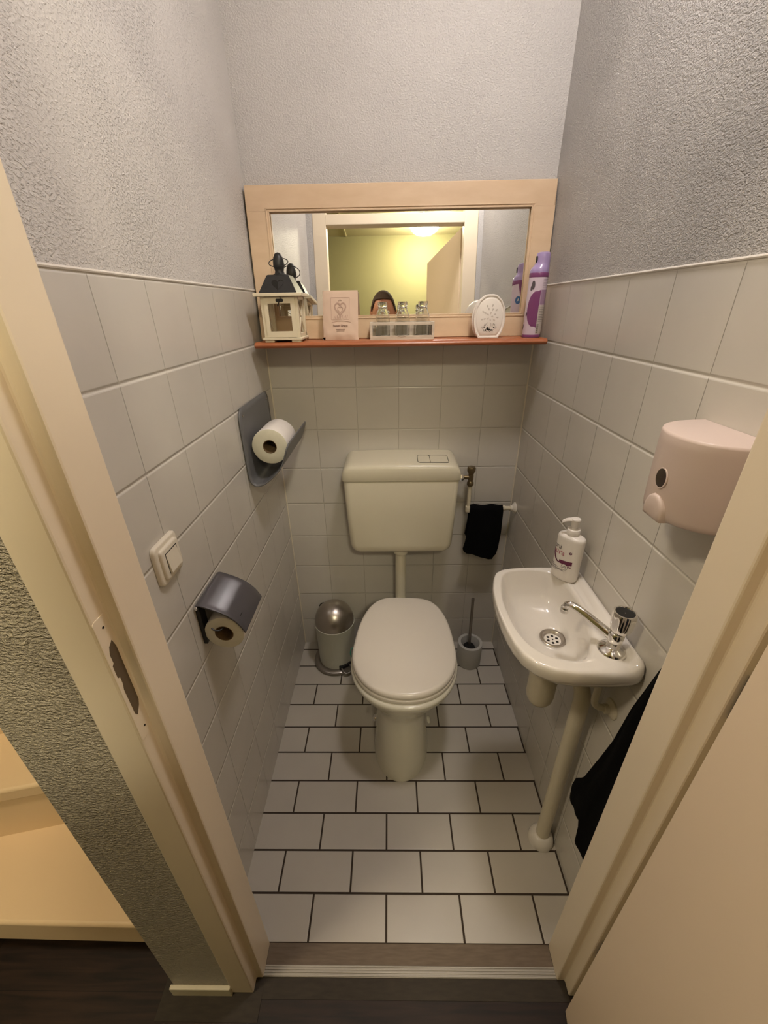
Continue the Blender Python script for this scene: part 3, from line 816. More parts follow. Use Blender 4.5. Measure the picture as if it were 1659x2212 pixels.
# ------------------------------------------------------------------ toilet (local frame: +Y to the wall, front -Y)
TC = (.4665, -.42)
rot = radians(-2.6)
tl = thing('toilet', 'white floor-standing ceramic toilet with its lid closed below the cistern', 'toilet', (TC[0], TC[1], 0), rotz=rot)
def egg(hw_, yb, yf__, n=72, p=2.4, fl=.0):
    """outline: blunt back at yb, rounded front at yf (local)"""
    ym = yf__ + (yb - yf__) * .40; out = []
    for k in range(n):
        a = 2 * pi * k / n; c, s = cos(a), sin(a)
        if s < 0: e = 2.15; L = ym - yf__
        else: e = p; L = yb - ym
        x = hw_ * (abs(c) ** (2 / e)) * (1 if c > 0 else -1); y = ym + L * (abs(s) ** (2 / e)) * (1 if s > 0 else -1)
        if s > 0: x *= 1 - fl * (abs(y - ym) / L) ** 1.6
        out.append((x, y))
    return out
bm = B()
bs = [(0, .100, .16, -.236), (.015, .099, .158, -.235), (.05, .095, .15, -.227), (.12, .091, .14, -.207), (.19, .090, .15, -.192), (.225, .093, .17, -.189),
      (.255, .102, .20, -.193), (.29, .125, .22, -.208), (.325, .150, .235, -.227), (.355, .168, .24, -.243), (.378, .1775, .243, -.253), (.390, .180, .245, -.2565), (.397, .1785, .244, -.2555), (.4005, .173, .24, -.250)]
ringloft(bm, [[Vector((x, y, z)) for x, y in egg(h_, yb, yf_, 72, 2.6 if z > .2 else 2.2)] for z, h_, yb, yf_ in bs])
for v in bm.verts: v.co.x -= .008 * max(0, min(1, (.30 - v.co.z) / .12))
bowl = finish('bowl', bm, M['bowlc'], tl, local=True, angle=80)
bm = B()
def slabloft(bm, z0, z1, hw_, yb, yf__, r, n=88, p=4.2, fl=.21, dome=0.0):
    lv = [(z0, .0035), (z0 + .002, .0), (z1 - r, .0), (z1 - r * .45, r * .14), (z1 - r * .12, r * .5), (z1, r * 1.0)]
    rg = [[Vector((x, y, z)) for x, y in egg(hw_ - d, yb - d, yf__ + d, n, p, fl)] for z, d in lv]
    for f, dz in ((.8, .35), (.55, .7), (.25, .95)):
        rg.append([Vector((x, y, z1 + dome * dz)) for x, y in egg((hw_ - r) * f, -.0 + (yb - r) * f, (yf__ + r) * f, n, p, fl)])
    ringloft(bm, rg)
slabloft(bm, .4015, .4185, .1745, .215, -.2445, .005)
finish('seat', bm, M['seat'], tl, local=True, angle=80)
bm = B(); slabloft(bm, .4195, .4405, .1735, .217, -.2430, .012, dome=.004)
finish('lid', bm, M['seat'], tl, local=True, angle=80)
for s in (-1, 1):
    bm = B(); lathe(bm, [(.001, -.014), (.011, -.014), (.0125, -.01), (.0125, .01), (.011, .014), (.001, .014)], (s * .062, .214, .408), 20, 'x'); finish('hinge', bm, M['seat'], tl, local=True)
    bm = B(); lathe(bm, [(.0125, 0), (.0125, .004), (.0085, .008), (.001, .009)], (0, 0, 0), 16, 'x')
    bmesh.ops.transform(bm, matrix=Matrix.Translation((s * .0905 - .006, -.137, .195)) @ Matrix.Rotation(0 if s > 0 else pi, 4, 'Z') @ Matrix.Rotation(radians(-20), 4, 'Y'), verts=bm.verts)
    finish('fixing_cap', bm, M['chrome'] if s < 0 else M['bowlc'], tl, local=True, label='chrome cap of the fixing bolt' if s < 0 else None)

# rim block hook: thin teal strap over the bowl edge at the left
hk = thing('toilet_block_hook', 'tiny teal plastic hook clipped over the left edge of the toilet rim', 'toilet block', (.280, -.440, .38))
bm = B()
tube(bm, [(.318, -.433, .4035), (.300, -.435, .4035), (.286, -.436, .402), (.279, -.437, .392), (.277, -.438, .376), (.281, -.439, .362)], .0016, 8)
finish('strap', bm, M['teal'], hk)

# ------------------------------------------------------------------ water supply, small towel
wv = thing('supply_pipe', 'cream water pipe with an old metal stop valve beside the cistern', 'pipe', (.727, -.055, .745))
bm = B(); tube(bm, [(.909, -.055, .7535), (.727, -.055, .7525)], .0085, 18, 0); finish('pipe', bm, M['pvc'], wv); bm = B(); tube(bm, [(.727, -.055, .742), (.7265, -.055, .86)], .0072, 18, 0)
finish('pipe', bm, M['pvc'], wv)
bm = B(); lathe(bm, [(.0105, -.012), (.0115, -.009), (.0115, .010), (.0105, .012)], (.727, -.055, .752), 20); finish('fitting', bm, M['pvc'], wv)
bm = B(); lathe(bm, [(.0095, 0), (.0105, .003), (.0105, .016), (.0095, .018)], (.853, -.055, .7535), 20, 'x'); finish('fitting', bm, M['pvc'], wv)
bm = B(); lathe(bm, [(.0225, 0), (.0225, -.003), (.017, -.008), (.012, -.012), (.0115, -.020)], (.9105, -.055, .7535), 28, 'x'); finish('wall_flange', bm, M['pvcw'], wv)
bm = B()
lathe(bm, [(.008, .848), (.0125, .853), (.0128, .864), (.009, .870), (.0105, .878), (.0105, .893), (.0095, .898), (.012, .902), (.0115, .908)], (.727, -.055, 0), 20)
lathe(bm, [(.0078, -.024), (.0078, 0)], (.724, -.055, .886), 16, 'x')
val = finish('valve_body', bm, M['brass'], wv)
bm = B(); lathe(bm, [(.0105, .907), (.0155, .909), (.016, .922), (.0135, .927), (.004, .929), (.0005, .929)], (.727, -.055, 0), 20); finish('valve_knob', bm, M['brass'], wv)
bm = B(); lathe(bm, [(.012, -.010), (.0135, -.008), (.0135, .006), (.012, .008)], (.692, -.055, .886), 6, 'x'); tube(bm, [(.662, -.055, .886), (.69, -.055, .886)], .007, 16, 0); finish('union_nut', bm, M['chrome'], wv)

def cloth_sheet(name, outline_l, outline_r, z0, z1, ypos, mat_, thick, nz=40, nx=26, ruf=.004, parent=None):
    pass
tw = []
bm = B()
def interp(tab, t):
    for (a, b), (c, d) in zip(tab[:-1], tab[1:]):
        if a <= t <= c: return b + (d - b) * (t - a) / (c - a)
    return tab[0][1] if t < tab[0][0] else tab[-1][1]
# folded over the pipe: two layers
LT = [(0, .7325), (.35, .731), (.7, .722), (.84, .715), (.93, .722), (1, .734)]
RT = [(0, .861), (.5, .862), (.8, .858), (.95, .853), (1, .845)]
BT = [(0, .572), (.06, .560), (.25, .553), (.5, .543), (.8, .531), (.94, .531), (1, .548)]   # bottom z by u
rings = []
nu, nv = 34, 40
def towpt(u, v, side):
    top = .7665 + .0022 * sin(u * 12)
    zb = interp(BT, u) + (.06 if side < 0 else 0)
    z = top + (zb - top) * v
    vv = (top - z) / (top - .545)
    xl, xr = interp(LT, vv), interp(RT, vv); x = xl + (xr - xl) * u
    rr = .0125 + .0025 * sin(u * 9 + v * 3) * v + .001 * sin(u * 17) * v
    a = min(1, v * 18)
    y = -.055 - side * rr * a - (.010 * v if side > 0 else 0)
    return Vector((x, y, z - (1 - a) * 0))
g = []
for i in range(nu + 1):
    u = i / nu
    col_ = [towpt(u, j / nv, 1) for j in range(nv, -1, -1)] + [towpt(u, j / nv, -1) for j in range(1, nv + 1)]
    g.append([bm.verts.new(p) for p in col_])
for i in range(nu):
    for j in range(2 * nv): bm.faces.new((g[i][j], g[i + 1][j], g[i + 1][j + 1], g[i][j + 1]))
o = finish('small_towel', bm, M['blackcloth'], None, angle=180)
s = o.modifiers.new('s', 'SOLIDIFY'); s.thickness = .007; s.offset = 0
center_origin(o); tag(o, 'small black cloth folded over the water pipe beside the cistern', 'towel')

# ------------------------------------------------------------------ bin
BX, BY = .1685, -.106
bn = thing('pedal_bin', 'cream pedal bin with a domed brushed steel lid beside the toilet', 'bin', (BX, BY, 0))
bm = B(); lathe(bm, [(.085, .0), (.099, .002), (.1035, .010), (.1015, .019), (.094, .023), (.084, .022)], (BX, BY, 0), 56); finish('base_ring', bm, M['darksteel'], bn)
bm = B(); lathe(bm, [(.0800, .016), (.0815, .03), (.0850, .222), (.0868, .226), (.0868, .231), (.084, .2315), (0.001, .2315)], (BX + .003, BY, 0), 64); finish('body', bm, M['bin'], bn)
bm = B()
pr = [(.0852, .2325), (.0852, .236)] + [(.0852 * cos(a), .236 + .094 * sin(a)) for a in [pi / 2 * i / 18 for i in range(1, 18)]] + [(.0005, .330)]
lathe(bm, pr, (BX + .003, BY, 0), 72); finish('lid', bm, M['steel'], bn)
bm = B()
px, py = BX + .048, BY - .092
pc = Vector((BX, BY, 0)); pd = Vector((.55, -.83, 0)).normalized(); pn = Vector((-pd.y, pd.x, 0))
def pp(a, b, z): return pc + pd * a + pn * b + Vector((0, 0, z))
vs = box(bm, .070, .088, -.028, .028, .022, .042)
for v in vs: v.co = pp(*v.co)
finish('pedal_slot', bm, M['black'], bn, smooth=False, bevel=.002)
bm = B(); tube(bm, [pp(.085, -.020, .030), pp(.108, -.020, .026), pp(.118, -.012, .023), pp(.118, .012, .023), pp(.108, .020, .026), pp(.085, .020, .030)], .0045, 14)
vs = box(bm, .092, .117, -.016, .016, .021, .027)
for v in vs: v.co = pp(*v.co)
finish('pedal', bm, M['darksteel'], bn)
bm = B(); tube(bm, [(BX - .035, BY + .075, .262), (BX - .055, BY + .062, .275), (BX - .062, BY + .045, .277), (BX - .05, BY + .05, .28)], .006, 12)
finish('carry_handle', bm, M['black'], bn)

# ------------------------------------------------------------------ toilet brush
SX, SY = .7745, -.122
bh = thing('brush_holder', 'round grey toilet brush holder on the floor right of the toilet', 'brush holder', (SX, SY, 0))
bm = B(); lathe(bm, [(.0, .0), (.050, .0), (.0525, .003), (.0545, .116), (.0535, .119), (.050, .1205), (.0415, .1195), (.0395, .116), (.037, .02), (.0, .018)], (SX, SY, 0), 56, caps=False)
bmesh.ops.remove_doubles(bm, verts=bm.verts, dist=1e-4); finish('cup', bm, M['holderb'], bh)
bm = B(); lathe(bm, [(.0, .0305), (.0372, .0305)], (SX, SY, 0), 32, caps=False); finish('cup_inside', bm, M['dark'], bh, smooth=False)
tb = thing('toilet_brush', 'toilet brush with a thin metal handle standing in the grey holder', 'brush', (SX, SY, .032))
bm = B(); tube(bm, [(SX - .004, SY - .002, .10), (SX - .005, SY + .010, .345)], .0062, 16, 0); 
lathe(bm, [(.0064, 0), (.0072, .004), (.0064, .011), (.001, .0125)], (SX - .005, SY + .0103, .343), 16); finish('handle', bm, M['darksteel'], tb)
bm = B(); lathe(bm, [(.001, .034), (.026, .036), (.030, .045), (.030, .085), (.022, .1), (.006, .104), (.001, .104)], (SX - .004, SY - .002, 0), 28); finish('brush_head', bm, mat('brush_black', (.01, .01, .01), .9, bump=.003, bscale=400), tb)

# ------------------------------------------------------------------ wash basin
ZB = .840
sk = thing('wash_basin', 'small white ceramic hand basin on the right wall with a single chrome tap', 'sink', (.80, -.76, .72))
outer = [(.9105, -.600), (.885, -.586), (.848, -.583), (.799, -.584), (.748, -.587), (.717, -.593), (.695, -.608), (.684, -.634), (.674, -.672), (.669, -.709), (.667, -.750), (.668, -.789), (.671, -.825), (.676, -.858), (.686, -.888), (.705, -.912), (.734, -.928), (.776, -.9355), (.845, -.9375), (.890, -.936), (.904, -.930), (.9105, -.918)]
inner = [(.705, -.640), (.722, -.610), (.76, -.599), (.815, -.601), (.846, -.618), (.862, -.655), (.8655, -.70), (.862, -.75), (.853, -.80), (.840, -.845), (.818, -.885), (.795, -.9005), (.765, -.8985), (.735, -.8870), (.708, -.858), (.693, -.815), (.688, -.765), (.690, -.705)]
cc = (.805, -.755); NN = 120
po = polar(outer, cc, NN); pi_ = polar(smooth_closed(inner, 5), cc, NN)
def mixr(a, b, t): return [(x0 + (x1 - x0) * t, y0 + (y1 - y0) * t) for (x0, y0), (x1, y1) in zip(a, b)]
def shrink(a, s, c=cc): return [(c[0] + (x - c[0]) * s, c[1] + (y - c[1]) * s) for x, y in a]
def wallclamp(a): return [(min(x, .9105), y) for x, y in a]
def under(a, s):  # shrink but keep the wall side on the wall
    out = []
    for x, y in a:
        k = s if x < .88 else s + (1 - s) * min(1, (x - .88) / .03)
        out.append((x if x > .905 else cc[0] + (x - cc[0]) * s, cc[1] + (y - cc[1]) * k))
    return out
dc = (.811, -.746)
drain = [(dc[0] + .0305 * cos(2 * pi * k / NN), dc[1] + .0305 * sin(2 * pi * k / NN)) for k in range(NN)]
def deckz(x, y, z):
    t = max(0, min(1, (x - .884) / .010)); t = t * t * (3 - 2 * t)
    gch = math.exp(-((x - .879) / .006) ** 2) * (1 if -.90 < y < -.62 else 0)
    return z + .0095 * t - .0035 * gch
rg = []
def R3(a, z, deck=False): rg.append([Vector((x, y, deckz(x, y, z) if deck else z)) for x, y in a])
R3([(dc[0] + .03 * cos(2 * pi * k / NN), dc[1] + .03 * sin(2 * pi * k / NN)) for k in range(NN)], .706)
wc = (.9105, -.755)
R3(mixr(drain, shrink(po, .62, wc), .55), .722); R3(shrink(po, .74, wc), .750); R3(shrink(po, .90, wc), .782); R3(shrink(po, .972, wc), .802); R3(po, .812); R3(po, .828)
R3(mixr(po, pi_, .03), .8355, True); R3(mixr(po, pi_, .10), .8395, True); R3(mixr(po, pi_, .22), ZB, True)
for t in (.36, .5, .64, .78): R3(mixr(po, pi_, t), ZB - .0003, True)
R3(mixr(po, pi_, .90), ZB - .001, False); R3(pi_, ZB - .0045); R3(shrink(pi_, .965, dc), ZB - .014); R3(shrink(pi_, .92, dc), ZB - .030); R3(shrink(pi_, .84, dc), ZB - .055); R3(shrink(pi_, .70, dc), ZB - .078)
R3(mixr(shrink(pi_, .5, dc), drain, .15), ZB - .0885); R3(mixr(shrink(pi_, .5, dc), drain, .6), ZB - .0925); R3(drain, ZB - .0945); R3(shrink(drain, .9, dc), ZB - .099); R3(shrink(drain, .05, dc), ZB - .099)
bm = B(); ringloft(bm, rg, True, True)
finish('basin', bm, M['ceramic'], sk, angle=75)
zd = ZB - .0945
bm = B(); lathe(bm, [(.0300, -.004), (.0308, .0005), (.0290, .0022), (.0245, .0018), (.0200, -.003), (.0185, -.006)], (dc[0], dc[1], zd), 48, caps=False)
strn = finish('drain_ring', bm, M['steel'], sk)
bm = B(); lathe(bm, [(.0190, -.0058), (.010, -.0050), (.0001, -.0045)], (dc[0], dc[1], zd), 40, caps=False); finish('drain_grate', bm, mat('grate_steel', (.055, .050, .045), .4), sk)
bm = B()
for k in range(6):
    a = 2 * pi * k / 6 + .3; lathe(bm, [(.0001, -.0042), (.0034, -.0042), (.0034, -.0047)], (dc[0] + .0115 * cos(a), dc[1] + .0115 * sin(a), zd), 14, caps=False)
lathe(bm, [(.0001, -.0038), (.0022, -.0038), (.0022, -.0043)], (dc[0], dc[1], zd), 12, caps=False)
finish('grate_holes', bm, M['dark'], sk, smooth=False)
# tap
tx, ty = .866, -.876
bm = B()
lathe(bm, [(.0275, .0), (.0275, .002), (.024, .0065), (.015, .0095), (.0125, .012), (.0120, .020), (.0140, .026), (.0150, .034), (.0150, .044), (.013, .048), (.009, .050)], (tx, ty, ZB - .001), 40)
tap = finish('tap', bm, M['chrome'], sk)
bm = B()
sp_ = [(tx, ty, ZB + .030), (tx - .014, ty + .014, ZB + .037), (tx - .032, ty + .033, ZB + .046), (tx - .050, ty + .053, ZB + .0545), (tx - .062, ty + .066, ZB + .0575), (tx - .069, ty + .0735, ZB + .054), (tx - .0715, ty + .076, ZB + .046), (tx - .072, ty + .0765, ZB + .040)]
tube(bm, sp_, lambda t: .0098 - .0030 * t if t < .75 else .0078, 22, 8)
lathe(bm, [(.0085, .0), (.0092, .002), (.0092, .012), (.0082, .014)], (tx - .072, ty + .0765, ZB + .033), 24)
finish('spout', bm, M['chrome'], tap)
bm = B()
rings = []
for z, r in ((.046, .0125), (.050, .0155), (.058, .0185), (.070, .0200), (.084, .0208), (.094, .0210), (.0975, .0200), (.0975, .0172), (.0955, .0165)):
    rings.append([Vector((tx + .003 + (r + (.0009 * cos(8 * a) if z > .05 and r > .0175 else 0)) * cos(a), ty - .001 + (r + (.0009 * cos(8 * a) if z > .05 and r > .0175 else 0)) * sin(a), ZB + z)) for a in [2 * pi * k / 64 for k in range(64)]])
ringloft(bm, rings); knob = finish('tap_knob', bm, M['chrome'], tap)
bm = B(); lathe(bm, [(.0168, .0957), (.001, .0957)], (tx + .003, ty - .001, ZB), 32, caps=False); finish('knob_cap', bm, M['black'], tap, smooth=False)
# waste
bm = B()
lathe(bm, [(.020, .735), (.020, .690), (.030, .684), (.0345, .676), (.0355, .660), (.0355, .632), (.0345, .628), (.0345, .560), (.032, .545), (.026, .533), (.015, .524), (.001, .521)], (dc[0] - .002, dc[1] - .002, 0), 40)
finish('bottle_trap', bm, M['pvc'], sk)
bm = B()
PXX, PYY = .874, -.8215
tube(bm, [(dc[0] + .02, dc[1] - .01, .655), (dc[0] + .040, dc[1] - .026, .655)], .0165, 20, 0)
lathe(bm, [(.021, -.008), (.021, .012)], (dc[0] + .046, dc[1] - .028, .655), 20, 'x')
tube(bm, [(dc[0] + .040, dc[1] - .026, .655), (.868, -.785, .656), (.873, -.806, .650), (PXX, -.818, .632), (PXX, PYY, .60), (PXX, PYY, .50), (PXX, PYY, .30), (PXX, PYY, .10), (PXX, PYY, .015)], .0188, 24, 8)
finish('drain_pipe', bm, M['pvc'], sk)
bm = B(); tube(bm, [(dc[0] + .050, dc[1] - .045, .665), (dc[0] + .053, dc[1] - .045, .650), (dc[0] + .052, dc[1] - .046, .636)], .0022, 8); finish('clip', bm, M['black'], sk)
bm = B(); lathe(bm, [(.0365, .0), (.0368, .006), (.0345, .020), (.029, .031), (.0215, .036), (.0195, .036)], (PXX - .001, PYY, 0), 36); finish('floor_collar', bm, M['ceramic'], sk)
bm = B(); tube(bm, [(.872, -.866, .82), (.8715, -.866, .70), (.872, -.8665, .674), (.879, -.868, .662), (.893, -.871, .659), (.908, -.873, .659)], .0075, 16); finish('supply_pipe', bm, M['pvc'], sk)
bm = B(); lathe(bm, [(.023, .0), (.0225, -.003), (.016, -.007), (.0105, -.009), (.0105, -.018)], (.9105, -.873, .659), 28, 'x'); finish('wall_flange', bm, M['pvc'], sk)

# ------------------------------------------------------------------ soap bottle
QX, QY, QA = .8645, -.627, radians(-52)
so = thing('soap_bottle', 'white pump soap bottle with a purple swoosh label on the basin edge', 'soap bottle', (QX, QY, ZB + .0002), rotz=QA)
a_, b_ = .0335, .0205     # local: wide along x, label faces -y
def sb(a, z, s=1.0, off=0): return Vector(((a_ * s + off) * (abs(cos(a)) ** .85) * (1 if cos(a) > 0 else -1), (b_ * s + off) * (abs(sin(a)) ** .9) * (1 if sin(a) > 0 else -1), z))
bm = B()
lv = [(.0, .90), (.0015, .955), (.005, .985), (.012, 1.0), (.08, 1.0), (.113, 1.0), (.1175, .975), (.1205, .92)]
rg = [[sb(2 * pi * k / 64, z, s) for k in range(64)] for z, s in lv]
rg += [[sb(2 * pi * k / 64, .1225, .75) for k in range(64)], [Vector((.015 * cos(2 * pi * k / 64), .015 * sin(2 * pi * k / 64), .1245)) for k in range(64)]]
ringloft(bm, rg); body = finish('bottle_body', bm, M['bottlep'], so, local=True, angle=60)
bm = B(); lathe(bm, [(.0145, .124), (.0150, .126), (.0150, .139), (.0138, .1405), (.0125, .1408), (.0105, .1395), (.006, .1395)], (0, 0, 0), 40); finish('collar', bm, M['bottlep'], so, local=True)
bm = B()
lathe(bm, [(.006, .139), (.006, .146), (.0085, .147), (.0092, .150), (.0105, .163), (.0112, .1655), (.0100, .1675), (.004, .1685), (.0005, .1685)], (0, 0, 0), 32)
ringloft(bm, [[Vector((x, -y_ * w_ if 0 else y_ * w_, z + zz_)) for y_, zz_ in ((-1, 0), (-.6, .0042), (.6, .0042), (1, 0), (.6, -.0035), (-.6, -.0035))] for x, w_, z in ((.008, .0085, .1645), (-.006, .0085, .1640), (-.018, .0062, .1605), (-.026, .0050, .1560), (-.029, .0045, .1525))])
bmesh.ops.rotate(bm, cent=(0, 0, 0), matrix=Matrix.Rotation(radians(28), 3, 'Z'), verts=bm.verts)
finish('pump_head', bm, M['bottlep'], so, local=True)
arc = [(0, 0)]; 
S_TAB = []
prev = None; acc = 0
for i in range(181):
    a = pi + pi * i / 180; p = sb(a, 0)
    if prev is not None: acc += (p - prev).length
    S_TAB.append((acc, a)); prev = p
tot = acc
def lab(x, z, off=.0005):   # x measured from the middle of the label side, + to the right
    s = max(0, min(tot, x + tot / 2))
    return sb(interp(S_TAB, s), z, 1.0, off)
bm = B(); text_mesh(bm, 'uni', .020, lambda x, y: lab(x - .033, .0845 + y), sx=.95); finish('print_name_top', bm, M['greytxt'], body, local=True, smooth=False)
bm = B(); text_mesh(bm, 'cura', .0215, lambda x, y: lab(x - .035, .0705 + y), sx=.95); finish('print_name', bm, M['magenta'], body, local=True, smooth=False)
bm = B()
def band(bm, f0, f1, x0, x1, n=30):
    vs = []
    for i in range(n + 1):
        x = x0 + (x1 - x0) * i / n; vs.append((bm.verts.new(lab(x, f0(x))), bm.verts.new(lab(x, (f0(x) + f1(x)) / 2)), bm.verts.new(lab(x, f1(x)))))
    for p, q in zip(vs[:-1], vs[1:]):
        bm.faces.new((p[0], q[0], q[1], p[1])); bm.faces.new((p[1], q[1], q[2], p[2]))
band(bm, lambda x: .047 + 22 * max(0, -.012 - x) ** 2 * 2.2, lambda x: .0500 + 26 * max(0, -.010 - x) ** 2 * 2.5 + max(0, x + .012) * .10, -.034, .016)
band(bm, lambda x: .0490, lambda x: .0560 + (x + .010) * .14, -.010, .022); band(bm, lambda x: .0425, lambda x: .0455, .012, .021)
finish('swoosh', bm, M['plum'], body, local=True, smooth=False)
bm = B()
def ringlab(bm, cx, cz, r0, r1, n=28):
    a = [bm.verts.new(lab(cx + r0 * cos(2 * pi * k / n), cz + r0 * sin(2 * pi * k / n), .0008)) for k in range(n)]
    b = [bm.verts.new(lab(cx + r1 * cos(2 * pi * k / n), cz + r1 * sin(2 * pi * k / n), .0008)) for k in range(n)]
    for k in range(n): bm.faces.new((a[k], a[(k + 1) % n], b[(k + 1) % n], b[k]))
ringlab(bm, .014, .083, .0016, .0034)
finish('print_dot', bm, M['plum'], body, local=True, smooth=False)
bm = B(); bm.faces.new([bm.verts.new(lab(.006 + .0078 * cos(2 * pi * k / 28), .041 + .0078 * sin(2 * pi * k / 28), .0007)) for k in range(28)]); finish('badge_disc', bm, M['bottlep'], body, local=True, smooth=False)
bm = B(); ringlab(bm, .006, .041, .0074, .0082)
lbf = lambda x, z: lab(x, z, .0010)
for z, x0, x1, w in ((.0430, .0022, .0100, .0016), (.0395, .001, .011, .0012), (.0345, -.033, -.010, .0012), (.0305, -.033, .004, .0008), (.0285, -.033, .006, .0008), (.0250, -.033, -.012, .0008), (.0385, -.033, -.022, .0016)):
    strip(bm, [(x0 + (x1 - x0) * i / 8, z) for i in range(9)], w, lbf)
finish('fine_print', bm, M['greytxt'], body, local=True, smooth=False)

# ------------------------------------------------------------------ soap dispenser on the wall
dp = thing('wall_dispenser', 'pinkish-white half-round plastic dispenser fixed to the right wall tiles', 'dispenser', (.86, -.93, 1.175))
DYC = -.930
def dprof(s, dxx=0):
    pts = []
    for k in range(41):
        a = pi * k / 40; x = .911 - .098 * s * (sin(a) ** .72) - dxx; y = DYC + .0775 * s * cos(a) * (1 if 1 else 0)
        pts.append((x, y))
    return pts
bm = B()
lv = [(1.175, .91), (1.178, .94), (1.186, .955), (1.24, .975), (1.285, .985), (1.297, .985), (1.3005, .972), (1.3015, .945)]
ringloft(bm, [[Vector((min(x, .9105), y, z)) for x, y in dprof(s)] for z, s in lv])
db = finish('housing', bm, M['disp'], dp, angle=50)
bm = B()
n0 = Vector((-1, -.0, 0))
lathe(bm, [(.0125, .004), (.0132, .0006), (.0125, -.0004), (.0112, -.0004), (.0108, .001)], (.8153, DYC - .004, 1.2365), 36, 'x', caps=False)
for v in bm.verts: v.co.z = 1.2365 + (v.co.z - 1.2365) * 1.25
finish('window_rim', bm, M['disp'], db)
bm = B(); lathe(bm, [(.0001, -.0002), (.0112, -.0002), (.0112, .002)], (.8153, DYC - .004, 1.2365), 30, 'x', caps=False)
for v in bm.verts: v.co.z = 1.2365 + (v.co.z - 1.2365) * 1.25
finish('window', bm, mat('dark_window', (.025, .010, .007), .08, coat=.5), db)
bm = B()
pts = [(-.020, 0), (-.022, .008), (-.020, .020), (-.014, .032), (-.005, .038), (.005, .038), (.014, .032), (.020, .020), (.022, .008), (.020, 0)]
def lev_(a, b, t): return (.8178 - t + 3.2 * a * a, DYC - .006 + a, 1.1735 + b)
ringloft(bm, [[Vector(lev_(a * s, .022 + (b - .022) * s, t)) for a, b in pts] for s, t in ((1, -.012), (1, .002), (.94, .0045), (.7, .0058))])
finish('push_lever', bm, M['disp'], dp, angle=60)

# ------------------------------------------------------------------ big hanging cloth at the right wall
bm = B()
# wall-side coordinates: left edge (room side, Y) by height
LE = [(.30, -.886), (.345, -.884), (.38, -.879), (.42, -.885), (.45, -.902), (.465, -.909), (.507, -.918), (.58, -.934), (.664, -.951), (.781, -.965), (.91, -.991), (.94, -1.0)]
HB = [(-1.045, .300), (-.966, .304), (-.960, .378), (-.945, .370), (-.925, .355), (-.900, .340), (-.888, .340), (-.880, .352)]
g = []; NZ_, NY_ = 60, 40
for j in range(NZ_ + 1):
    row = []
    for i in range(NY_ + 1):
        u = i / NY_; yb_ = -.886 + (-1.045 + .886) * u; zb_ = interp(HB, yb_)
        z = zb_ + (.930 - zb_) * j / NZ_; y0 = interp(LE, z); y = y0 + (-1.045 - y0) * u
        dpth = .026 + .014 * sin(pi * u) * (1 - .7 * (z - .3) / .63) + .003 * sin(u * 14 + z * 6) * min(1, u * 6)
        row.append(bm.verts.new((.905 - dpth, y, z)))
    g.append(row)
for j in range(NZ_):
    for i in range(NY_): bm.faces.new((g[j][i], g[j][i + 1], g[j + 1][i + 1], g[j + 1][i]))
o = finish('hand_towel', bm, M['blackcloth'], None, angle=180)
s = o.modifiers.new('s', 'SOLIDIFY'); s.thickness = .010; s.offset = 0
center_origin(o); tag(o, 'long black towel hanging on the right wall below the basin, next to the door frame', 'towel')
hko = thing('towel_hook', 'metal hook holding the long black towel on the right wall', 'hook', (.905, -1.018, .93))
bm = B(); lathe(bm, [(.013, 0), (.013, -.003), (.006, -.004)], (.9108, -1.018, .945), 20, 'x'); tube(bm, [(.908, -1.018, .945), (.895, -1.018, .94), (.885, -1.018, .926), (.878, -1.018, .932), (.877, -1.018, .942)], .003, 10)
finish('hook', bm, M['chrome'], hko)

# ------------------------------------------------------------------ upper roll holder (left wall)
uh = thing('roll_rack', 'grey plastic J-shaped spare roll holder on the left wall, high up', 'roll holder', (.01, -.22, .99))
jp = [(.0045, 1.2175), (.0045, 1.12), (.005, 1.03), (.008, 1.004), (.018, .992), (.032, .991), (.052, .999), (.082, 1.024), (.105, 1.052), (.118, 1.083), (.1285, 1.114)]
jc = catmull([(a, 0, b) for a, b in jp], 6)
bm = B()
def jy(i, n, side):  # rounded corners at both ends of the sheet
    t = i / n; d = min(t, 1 - t); k = max(0, .045 - d) / .045
    e = .022 * (1 - sqrt(max(0, 1 - k * k)))
    return (-.372 + e) if side else (-.070 - e)
n = len(jc) - 1; ny = 14; g = []
for i, p in enumerate(jc):
    a, b = jy(i, n, 1), jy(i, n, 0)
    g.append([bm.verts.new((p.x, a + (b - a) * k / ny, p.z)) for k in range(ny + 1)])
for i in range(n):
    for k in range(ny): bm.faces.new((g[i][k], g[i][k + 1], g[i + 1][k + 1], g[i + 1][k]))
o = finish('rack_sheet', bm, M['greyplastic'], uh, angle=180)
s = o.modifiers.new('s', 'SOLIDIFY'); s.thickness = .0035; s.offset = 0
bm = B()
for y in (-.345, -.097):
    bm = B(); lathe(bm, [(.0035, .006), (.0035, .0085), (.001, .009)], (0, y, 1.195), 14, 'x'); finish('screw', bm, M['darksteel'], uh)

